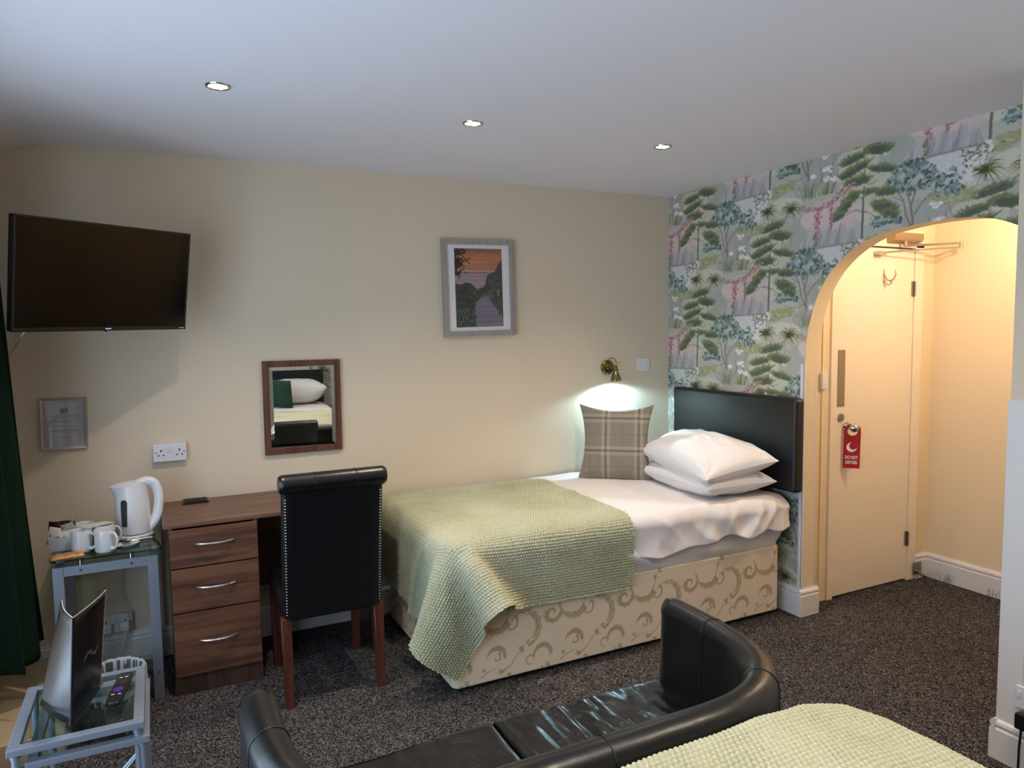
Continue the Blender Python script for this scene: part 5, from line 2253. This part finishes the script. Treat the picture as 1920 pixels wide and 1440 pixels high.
# curtain: deep pleats across the window wall, flaring at the hem
def curtain(name, label, ya, yb, x_c, seed, nf_):
    nu, nv = 150, 60
    P = np.zeros((nu, nv, 3))
    for i in range(nu):
        u = i/(nu-1)
        for j in range(nv):
            f = j/(nv-1)             # 0 top .. 1 bottom
            z = 2.26-(2.26-.285)*f
            ph = u*nf_*2*PI+seed
            amp = .035+.028*f
            y = ya+(yb-ya)*u*(1-.0*f)
            x = x_c+.075*f+amp*math.sin(ph+.25*math.sin(f*3))+.010*math.sin(ph*2.1+1)*f
            y += .022*math.cos(ph)*(1-.3*f)+.01*math.sin(f*5+u*9)
            P[i, j] = (x, y, z)
    t = thing(name, (x_c, (ya+yb)/2, .225), label, 'curtain')
    o = npmesh('fabric', P, M['curtain'], t)
    m_ = o.modifiers.new('thick', 'SOLIDIFY')
    m_.thickness = .006
    part('hooks', G().box(x_c-.006, x_c+.006, min(ya, yb)+.02, max(ya, yb)-.02, 2.235, 2.272, .004), M['gloss'], t)
    return t


curtain('curtain', 'heavy dark green pleated curtain hanging at the left edge', -.27, -.66, -3.662, 2.2, 1.7)
curtain('curtain', 'dark green curtain at the camera end of the window', -4.15, -4.6, -3.648, .3, 4.0)
rl = thing('curtain_pole', (-3.648, -1.9, 2.29), 'white curtain pole above the window', 'curtain pole')
part('pole', G().cyl((-3.648, -.30, 2.285), (-3.648, -4.70, 2.285), .011, n=14), M['gloss'], rl)
for yy in (-.34, -4.6):
    part('pole_bracket', G().box(XL, -3.64, yy-.012, yy+.012, 2.275, 2.297, .003), M['gloss'], rl)

# ================================================================== glass side table with the kettle
gt = thing('glass_side_table', (-3.285, -.27, 0), 'tall silver-framed glass side table carrying the kettle', 'table')
gx0, gx1, gy0, gy1 = -3.479, -3.095, -.470, -.075
ZT = .665


def rrect(x0, x1, y0, y1, r, n=8):
    out = []
    for cx, cy, t0_ in ((x1-r, y0+r, 1.5*PI), (x1-r, y1-r, 0), (x0+r, y1-r, .5*PI), (x0+r, y0+r, PI)):
        for k in range(n+1):
            t = t0_+.5*PI*k/n
            out.append((cx+r*math.cos(t), cy+r*math.sin(t)))
    return out


part('glass_top', G().prism(rrect(-3.488, -3.080, -.487, -.058, .035), 'z', ZT-.008, ZT), M['tableglass'], gt)
fw = .040
for fy0, fy1 in ((gy0, gy0+.020), (gy1-.020, gy1)):
    part('leg', G().box(gx0, gx0+fw, fy0, fy1, 0, .632, .002), M['silver'], gt)
    part('leg', G().box(gx1-fw, gx1, fy0, fy1, 0, .632, .002), M['silver'], gt)
    g = G().box(gx0+fw, gx1-fw, fy0, fy1, .592, .632, .002)
    part('top_rail', g, M['silver'], gt)
for xx in (gx0+.004, gx1-.024):
    part('side_rail', G().box(xx, xx+.02, gy0+.02, gy1-.02, .600, .628, .002), M['silver'], gt)
    part('side_rail', G().box(xx, xx+.02, gy0+.02, gy1-.02, .112, .130, .002), M['silver'], gt)
for xx in (gx0+.10, gx1-.10):
    for yy in (gy0+.012, gy1-.012):
        part('glass_standoff', G().cyl((xx, yy, .632), (xx, yy, ZT-.008), .009, n=16), M['chrome'], gt)
for xx, zz_ in ((gx0+.10, .612), (gx1-.10, .612), (gx1-.020, .122), (gx0+.02, .122)):
    part('bolt_head', G().cyl((xx, gy0-.003, zz_), (xx, gy0+.001, zz_), .0055, n=12), M['chrome'], gt)
part('lower_shelf', G().box(gx0+.022, gx1-.022, gy0+.004, gy0+.17, .130, .137), M['clearglass'], gt)

# kettle
kt = thing('kettle', (-3.186, -.222, ZT), 'white plastic electric kettle on the glass side table', 'kettle', local=True)
kt.rotation_euler = (0, 0, math.radians(-6))
part('power_base', G().lathe([(0, 0), (.078, 0), (.082, .004), (.082, .013), (.078, .017), (0, .017)], n=40), M['kettle'], kt)
part('base_gap', G().lathe([(.070, .017), (.072, .021)], n=40), M['matt_black'], kt)
nu, nv = 56, 30
P = np.zeros((nu, nv, 3))
for j in range(nv):
    f = j/(nv-1)
    z = .021+.213*f
    for i in range(nu):
        t = 2*PI*i/(nu-1)
        r = .072-.009*f+.004*math.sin(PI*f)
        c_, s_ = math.cos(t), math.sin(t)
        x, y = r*c_, r*s_
        spout = max(0, -c_)**7*max(0, (f-.72)/.28)**1.5*.026
        x -= spout
        hb_ = max(0, c_)**2
        zt_ = z+(.016*max(0, c_)-.004*max(0, -c_))*f**3
        P[i, j] = (x-.004*f, y, zt_)
npmesh('kettle_body', P, M['kettle'], kt)
P2 = np.zeros((nu, 12, 3))
for j in range(12):
    f = j/11
    for i in range(nu):
        rim = P[i, -1]
        c = np.array([-.004, 0, .255])
        p_ = rim*(1-f)+c*f
        p_[2] = rim[2]+(.252-rim[2])*math.sin(f*PI/2)
        P2[i, j] = p_
npmesh('kettle_lid', P2, M['kettle'], kt)
pts = [(.022, 0, .228), (.055, 0, .243), (.086, 0, .236), (.102, 0, .205), (.107, 0, .165), (.102, 0, .120), (.093, 0, .080), (.073, 0, .050), (.055, 0, .034)]
s_ = upsample(np.array(pts)[:, None, :].repeat(2, 1), 5)[:, 0, :]
rr = [.0185+.006*(1-math.sin(PI*min(1, i/(len(s_)-1)))) for i in range(len(s_))]
part('handle', G().tube([tuple(p) for p in s_], rr, 16, flat=1.25), M['kettle'], kt)
g = G()
ang = math.radians(248)
vs = []
for k in range(12):
    z = .060+.118*k/11
    hw = .0115+.0035*k/11
    f_k = (z-.021)/.213
    r = .0735-.009*f_k+.004*math.sin(PI*f_k)
    if k == 11:
        hw *= .55
    for s2 in (-1, 0, 1):
        a2 = ang+s2*hw/r
        vs.append((r*math.cos(a2)*1.012, r*math.sin(a2)*1.012, z))
g.add(vs, [(k*3+s2, k*3+s2+1, k*3+s2+4, k*3+s2+3) for k in range(11) for s2 in (0, 1)])
part('water_gauge', g, M['gauge'], kt)
part('power_switch', G().box(.090, .104, -.008, .008, .060, .076, .003), M['black'], kt)


# mugs
def mug(x, y, rot, label, first=None):
    if first is None:
        t = thing('mug', (x, y, ZT), label, 'mug', 'white mugs on the glass table', local=True)
        part('cup', G().lathe([(0, .003), (.034, .0), (.037, .003), (.0395, .010), (.040, .085), (.0405, .094), (.0385, .0945), (.037, .090), (.0365, .012), (.030, .007), (0, .007)], n=36), M['ceramic'], t)
        p_ = [(.037, 0, .078), (.052, 0, .083), (.066, 0, .073), (.071, 0, .052), (.066, 0, .032), (.053, 0, .020), (.037, 0, .020)]
        s = upsample(np.array(p_)[:, None, :].repeat(2, 1), 4)[:, 0, :]
        part('handle', G().tube([tuple(a) for a in s], .0050, 10, flat=1.5), M['ceramic'], t)
    else:
        t = copy_tree(first)
        t.location = (x, y, ZT)
        t['label'] = label
    t.rotation_euler = (0, 0, math.radians(rot))
    return t


mg = mug(-3.378, -.385, -38, 'white mug nearest the tea sachet box, handle to the right')
mug(-3.290, -.424, -48, 'white mug nearest the table edge, beside the spoon dish', mg)
mug(-3.375, -.270, -40, 'white mug standing behind the two front mugs on the left', mg)
mug(-3.300, -.333, -20, 'white mug between the front mugs and the kettle', mg)
# sugar sticks lying across the mugs
for k, (x, y, a) in enumerate(((-3.325, -.335, 24), (-3.312, -.352, 30), (-3.338, -.318, 20))):
    g = G().box(-.055, .055, -.008, .008, 0, .004, .0018)
    o = part('sugar_stick', g, M['sachet'])
    o.location = (x, y, ZT+.0945)
    o.rotation_euler = (0, 0, math.radians(a))
    tag(o, ['long white sugar stick lying across the mugs, middle one', 'long white sugar stick across the mugs, nearest the front', 'long white sugar stick across the mugs, farthest back'][k], 'sugar stick', 'sugar sticks on the mugs')
# sachet box
sb = thing('sachet_box', (-3.452, -.300, ZT), 'small square white ceramic box holding tea and coffee sachets', 'box', local=True)
sb.rotation_euler = (0, 0, math.radians(-12))
g = G()
outr = [(-.046, -.036), (.046, -.036), (.046, .036), (-.046, .036)]
vs = []
for z, k in ((0, .86), (.058, 1.0)):
    vs += [(x*k, y*k, z) for x, y in outr]
for z, k in ((.058, .93), (.004, .80)):
    vs += [(x*k, y*k, z) for x, y in outr]
fs = [(0, 1, 2, 3), (12, 13, 14, 15)]
for a in range(3):
    for i in range(4):
        fs.append((a*4+i, a*4+(i+1) % 4, a*4+4+(i+1) % 4, a*4+4+i))
g.add(vs, fs, False)
part('box_body', g, M['ceramic'], sb)
sach = [('maroon', -.030, .020, .085, 8, 6, .05, .09, 'maroon coffee sachet at the back left of the white box'), ('maroon', .002, .024, .088, -6, 12, .045, .085, 'maroon coffee sachet beside the cream ones at the back'),
        ('sachetgreen', .022, .018, .083, -14, 22, .055, .075, 'pale green tea sachet fanned to the right of the box'), ('sachetgreen', .030, .010, .076, -20, 30, .055, .07, 'pale green tea sachet leaning over the right rim'),
        ('sachet', -.034, -.002, .072, 14, -10, .045, .075, 'cream sachet leaning left in the white box'), ('sachet', -.020, -.014, .062, -18, -16, .045, .07, 'cream milk sachet at the front left of the box'),
        ('sachet', .004, -.010, .060, 10, -24, .05, .065, 'cream sachet with grey print at the front of the box'), ('sachet', .018, .000, .068, 30, -5, .045, .07, 'cream sachet tilted in the middle of the box'),
        ('brass', .030, .028, .092, -8, 5, .04, .07, 'olive foil sachet standing at the back right')]
for k, (mt_, x, y, z, ry, rx, w_, h_, lab) in enumerate(sach):
    t = thing('tea_sachet', (-3.452+x, -.300+y, ZT+z-.012), lab, 'sachet', 'sachets in the white box', local=True)
    t.rotation_euler = (math.radians(rx), math.radians(ry), math.radians(-12))
    g = G()
    nu_, nv_ = 9, 11
    U, V = np.meshgrid(np.linspace(-1, 1, nu_), np.linspace(-1, 1, nv_), indexing='ij')
    th_ = .004*np.sqrt(np.maximum(0, (1-U**2)*(1-V**2)))
    Pf = np.stack([U*w_/2, -th_-.0004, V*h_/2], -1)
    Pb = np.stack([U*w_/2, th_+.0004, V*h_/2], -1)[::-1]
    npmesh('packet', np.concatenate([Pf, Pb], 0), M[mt_], t)
    if mt_ in ('sachet', 'sachetgreen'):
        part('print_band', G().box(-w_*.30, w_*.25, -.0052, -.0046, -h_*.06, h_*.10), M['sachetprint'], t)
# biscuits
bq = thing('biscuit_packet', (-3.425, -.438, ZT), 'flat golden packet of shortbread on the table edge', 'biscuit', local=True)
bq.rotation_euler = (0, 0, math.radians(8))
nu_, nv_ = 30, 16
U, V = np.meshgrid(np.linspace(-1, 1, nu_), np.linspace(-1, 1, nv_), indexing='ij')
hh = .012*np.sqrt(np.maximum(0, (1-U**8)*(1-V**6)))+.0015*np.sin(U*9)*(1-V**2)
Pm = np.stack([U*.060, V*.026, hh+.001], -1)
Pb_ = np.stack([U*.060, V*.026, np.full_like(U, .0005)], -1)[::-1]
npmesh('wrapper', np.concatenate([Pm, Pb_], 0), M['biscuit'], bq)
g = G()
for k in range(3):
    g.box(-.042+k*.030, -.020+k*.030, -.016, .016, .0125, .0155, .002)
part('biscuit_fingers', g, M['biscuit'], bq)
# spoon dish and spoon
sdh = thing('spoon_rest', (-3.205, -.375, ZT), 'small white spoon dish with a loop handle beside the mugs', 'dish', local=True)
sdh.rotation_euler = (0, 0, math.radians(20))
part('dish', G().lathe([(0, .003), (.028, .002), (.032, .0), (.040, .006), (.0425, .0105), (.0405, .011), (.034, .006), (0, .005)], n=32, sx=1.05, sy=.80), M['ceramic'], sdh)
part('loop_handle', G().tube([(.024*math.cos(t)-.052, .017*math.sin(t), .009) for t in np.linspace(0, 2*PI, 22)], .0038, 8), M['ceramic'], sdh)
part('loop_handle', G().tube([(.022*math.cos(t)+.030, .017*math.sin(t)+.036, .013) for t in np.linspace(0, 2*PI, 22)], .0036, 8), M['ceramic'], sdh)
spn = thing('teaspoon', (-3.195, -.375, ZT+.010), 'steel teaspoon resting on the white spoon dish', 'spoon', local=True)
spn.rotation_euler = (0, math.radians(-2), math.radians(14))
part('bowl', G().lathe([(0, .002), (.008, .0028), (.0145, .0065), (.0155, .0075), (.0140, .0078), (.008, .0050), (0, .0042)], (-.018, 0, 0), 20, sx=1.45), M['steel'], spn)
part('stem', G().tube([(.002, 0, .0075), (.03, 0, .008), (.085, 0, .006)], [.0022, .0018, .0035], 8, flat=.5), M['steel'], spn)

# waste bin with liner
bn = thing('waste_bin', (-3.262, -.675, 0), 'small waste bin with a crinkled clear liner beside the glass table', 'bin', local=True)
part('bin_body', G().lathe([(0, .004), (.075, 0), (.078, .004), (.097, .245), (.099, .248), (.096, .250), (.094, .245), (.074, .008), (0, .008)], n=32), simple('grey_bin', '#3b3d42', .4), bn)
nu, nv = 120, 16
P = np.zeros((nu, nv, 3))
for i in range(nu):
    t = 2*PI*i/(nu-1)
    for j in range(nv):
        f = j/(nv-1)
        k = .0035*math.sin(t*17+f*3)+.003*math.sin(t*29+1)+.002*math.sin(t*7)
        if f < .45:
            g_ = f/.45
            r, z = .086+.009*g_, .14+.115*g_
        elif f < .6:
            g_ = (f-.45)/.15
            r, z = .095+.006*g_, .255+.005*math.sin(g_*PI)
        else:
            g_ = (f-.6)/.4
            r, z = .102+.006*g_, .254-.085*g_
        P[i, j] = ((r+k)*math.cos(t), (r+k)*math.sin(t), z+.006*math.sin(t*5)*(f > .5)*(f-.5)*2)
npmesh('bin_liner', P, M['liner'], bn)

# ================================================================== nest of two glass tables
NR = math.radians(0.8)


def glass_nest(name, label, x0, x1, y0, y1, zt, bar, group):
    t = thing(name, ((x0+x1)/2, (y0+y1)/2, 0), label, 'table', group)
    h = .020
    z0, z1 = zt-h, zt
    part('frame_bar', G().box(x0, x1, y0, y0+bar, z0, z1, .002), M['silver'], t)
    part('frame_bar', G().box(x0, x1, y1-bar, y1, z0, z1, .002), M['silver'], t)
    part('frame_bar', G().box(x0, x0+bar, y0+bar, y1-bar, z0, z1, .002), M['silver'], t)
    part('frame_bar', G().box(x1-bar, x1, y0+bar, y1-bar, z0, z1, .002), M['silver'], t)
    part('glass_panel', G().box(x0+bar-.003, x1-bar+.003, y0+bar-.003, y1-bar+.003, zt-.010, zt-.004), M['clearglass'], t)
    for xx in (x0+.018, x1-.018):
        for yy in (y0+.018, y1-.018):
            part('leg', G().cyl((xx, yy, 0), (xx, yy, z0), .010, n=14).cyl((xx, yy, z0-.012), (xx, yy, z0), .0125, n=14), M['silver'], t)
            part('glass_pad', G().lathe([(0, .0035), (.008, .003), (.011, 0)], (xx+(.035 if xx < (x0+x1)/2 else -.035), yy+(.035 if yy < (y0+y1)/2 else -.035), zt-.0035), 14), M['clearglass'], t)
    part('stretcher', G().tube([(x0+.018, y1-.018, .12), (x1-.018, y1-.018, .12)], .006, 8), M['silver'], t)
    return t


n1 = glass_nest('nest_table', 'upper silver-framed glass nesting table holding the folder and remote', -3.470, -3.144, -1.617, -1.228, .480, .028, 'nest of glass tables')
n2 = glass_nest('nest_table', 'lower glass nesting table tucked under the one with the folder', -3.430, -3.132, -1.618, -1.235, .436, .026, 'nest of glass tables')
part('crossed_stay', G().tube([(-3.414, -1.600, .10), (-3.150, -1.600, .395)], .0045, 8), M['silver'], n2)
part('crossed_stay', G().tube([(-3.414, -1.594, .13), (-3.150, -1.600, .400)], .0045, 8), M['silver'], n2)

def folder_leather():
    m = leather('folder_cover', '#0b0d12', .24, .05)
    m.node_tree.nodes['Principled BSDF'].inputs['Specular IOR Level'].default_value = .8
    return m


# menu folder standing open on the table, spine towards us
mf = thing('menu_folder', (-3.327, -1.545, .4805), 'glossy black information folder standing open on the glass nest table', 'folder', local=True)
sp_ = Vector((0, 0, 0))
lft = Vector((-.092, .172, 0))
rgt = Vector((.060, .206, 0))
for nm, dv, bow in (('front_cover', rgt, .004), ('back_cover', lft, -.006)):
    nu, nv = 24, 12
    P = np.zeros((nu, nv, 3))
    nrm_ = Vector((dv.y, -dv.x, 0)).normalized()
    for i in range(nu):
        u = i/(nu-1)
        for j in range(nv):
            v = j/(nv-1)
            p_ = dv*u+nrm_*bow*math.sin(PI*u)*(1+.3*v)
            lean = .020*v+(.050 if nm == 'back_cover' else .010)*u*v
            P[i, j] = (p_.x+lean, p_.y-.006*v, .308*v)
    cv_ = npmesh(nm, P, folder_leather() if nm == 'front_cover' else bpy.data.materials['folder_cover'], mf)
    m_ = cv_.modifiers.new('thick', 'SOLIDIFY')
    m_.thickness = .003
    # pale edging
    pts = [tuple(P[i, -1]) for i in range(nu)]+[tuple(P[-1, j]) for j in range(nv-1, -1, -1)]
    part('page_edge', G().tube(pts, .0011, 6), M['sachet'], cv_)
part('spine', G().tube([(0, -.001, .001), (.010, -.004, .15), (.020, -.007, .308)], .0055, 12), bpy.data.materials['folder_cover'], mf)
# illegible silver script on the cover
g = G()
nrm_ = Vector((rgt.y, -rgt.x, 0)).normalized()
rs = random.Random(2)
for k in range(11):
    u = .30+k*.042
    b0 = rgt*u+nrm_*(.0055*math.sin(PI*u)+.0026)+Vector((.011, 0, 0))
    zc = .158+.010*math.sin(k*.6)
    hh_ = .010 if k in (0, 5) else .006
    g.tube([(b0.x-.001, b0.y-.005, zc-.004), (b0.x+.0022, b0.y-.002, zc+hh_-.002), (b0.x+.0034, b0.y+.001, zc-.003)], .0008, 5)
part('cover_script', g, M['satin'], mf)

# remote control
rc = thing('remote_control', (-3.212, -1.396, .4805), 'slim black remote control with a purple pad on the glass nest table', 'remote', local=True)
rc.rotation_euler = (0, 0, math.radians(-9))
U, V = None, None
outl = []
for k in range(40):
    t = 2*PI*k/40
    c_, s_ = math.cos(t), math.sin(t)
    outl.append((math.copysign(abs(c_)**.35, c_)*.0215, math.copysign(abs(s_)**.22, s_)*.100))
vs, fs = [], []
for z, k in ((0, .90), (.004, 1.0), (.013, 1.0), (.017, .93)):
    vs += [(x*k, y*(1-(1-k)*.4), z) for x, y in outl]
for a in range(3):
    for i in range(40):
        fs.append((a*40+i, a*40+(i+1) % 40, (a+1)*40+(i+1) % 40, (a+1)*40+i))
fs += [tuple(range(39, -1, -1)), tuple(range(120, 160))]
part('remote_body', G().add(vs, fs), M['black'], rc)
part('direction_pad', G().box(-.014, .014, -.028, -.010, .017, .0195, .0012).box(-.009, .009, -.036, -.002, .017, .0192, .0012), M['purple'], rc)
M['keys'] = simple('grey_keys', '#4a484c', .5)
g = G()
for r_ in range(7):
    for c_ in range(3):
        g.box(-.014+c_*.0115-.003, -.014+c_*.0115+.006, .012+r_*.011, .012+r_*.011+.005, .017, .0184, .0008)
ky = part('key_pad', g, M['keys'], rc)
g = G()
for x, y in ((-.013, -.052), (.005, -.052), (-.012, .088-.03+.0), (.003, .060)):
    g.box(x, x+.009, y, y+.0045, .0172, .0188, .0008)
part('shortcut_keys', g, M['whiteprint'], rc)
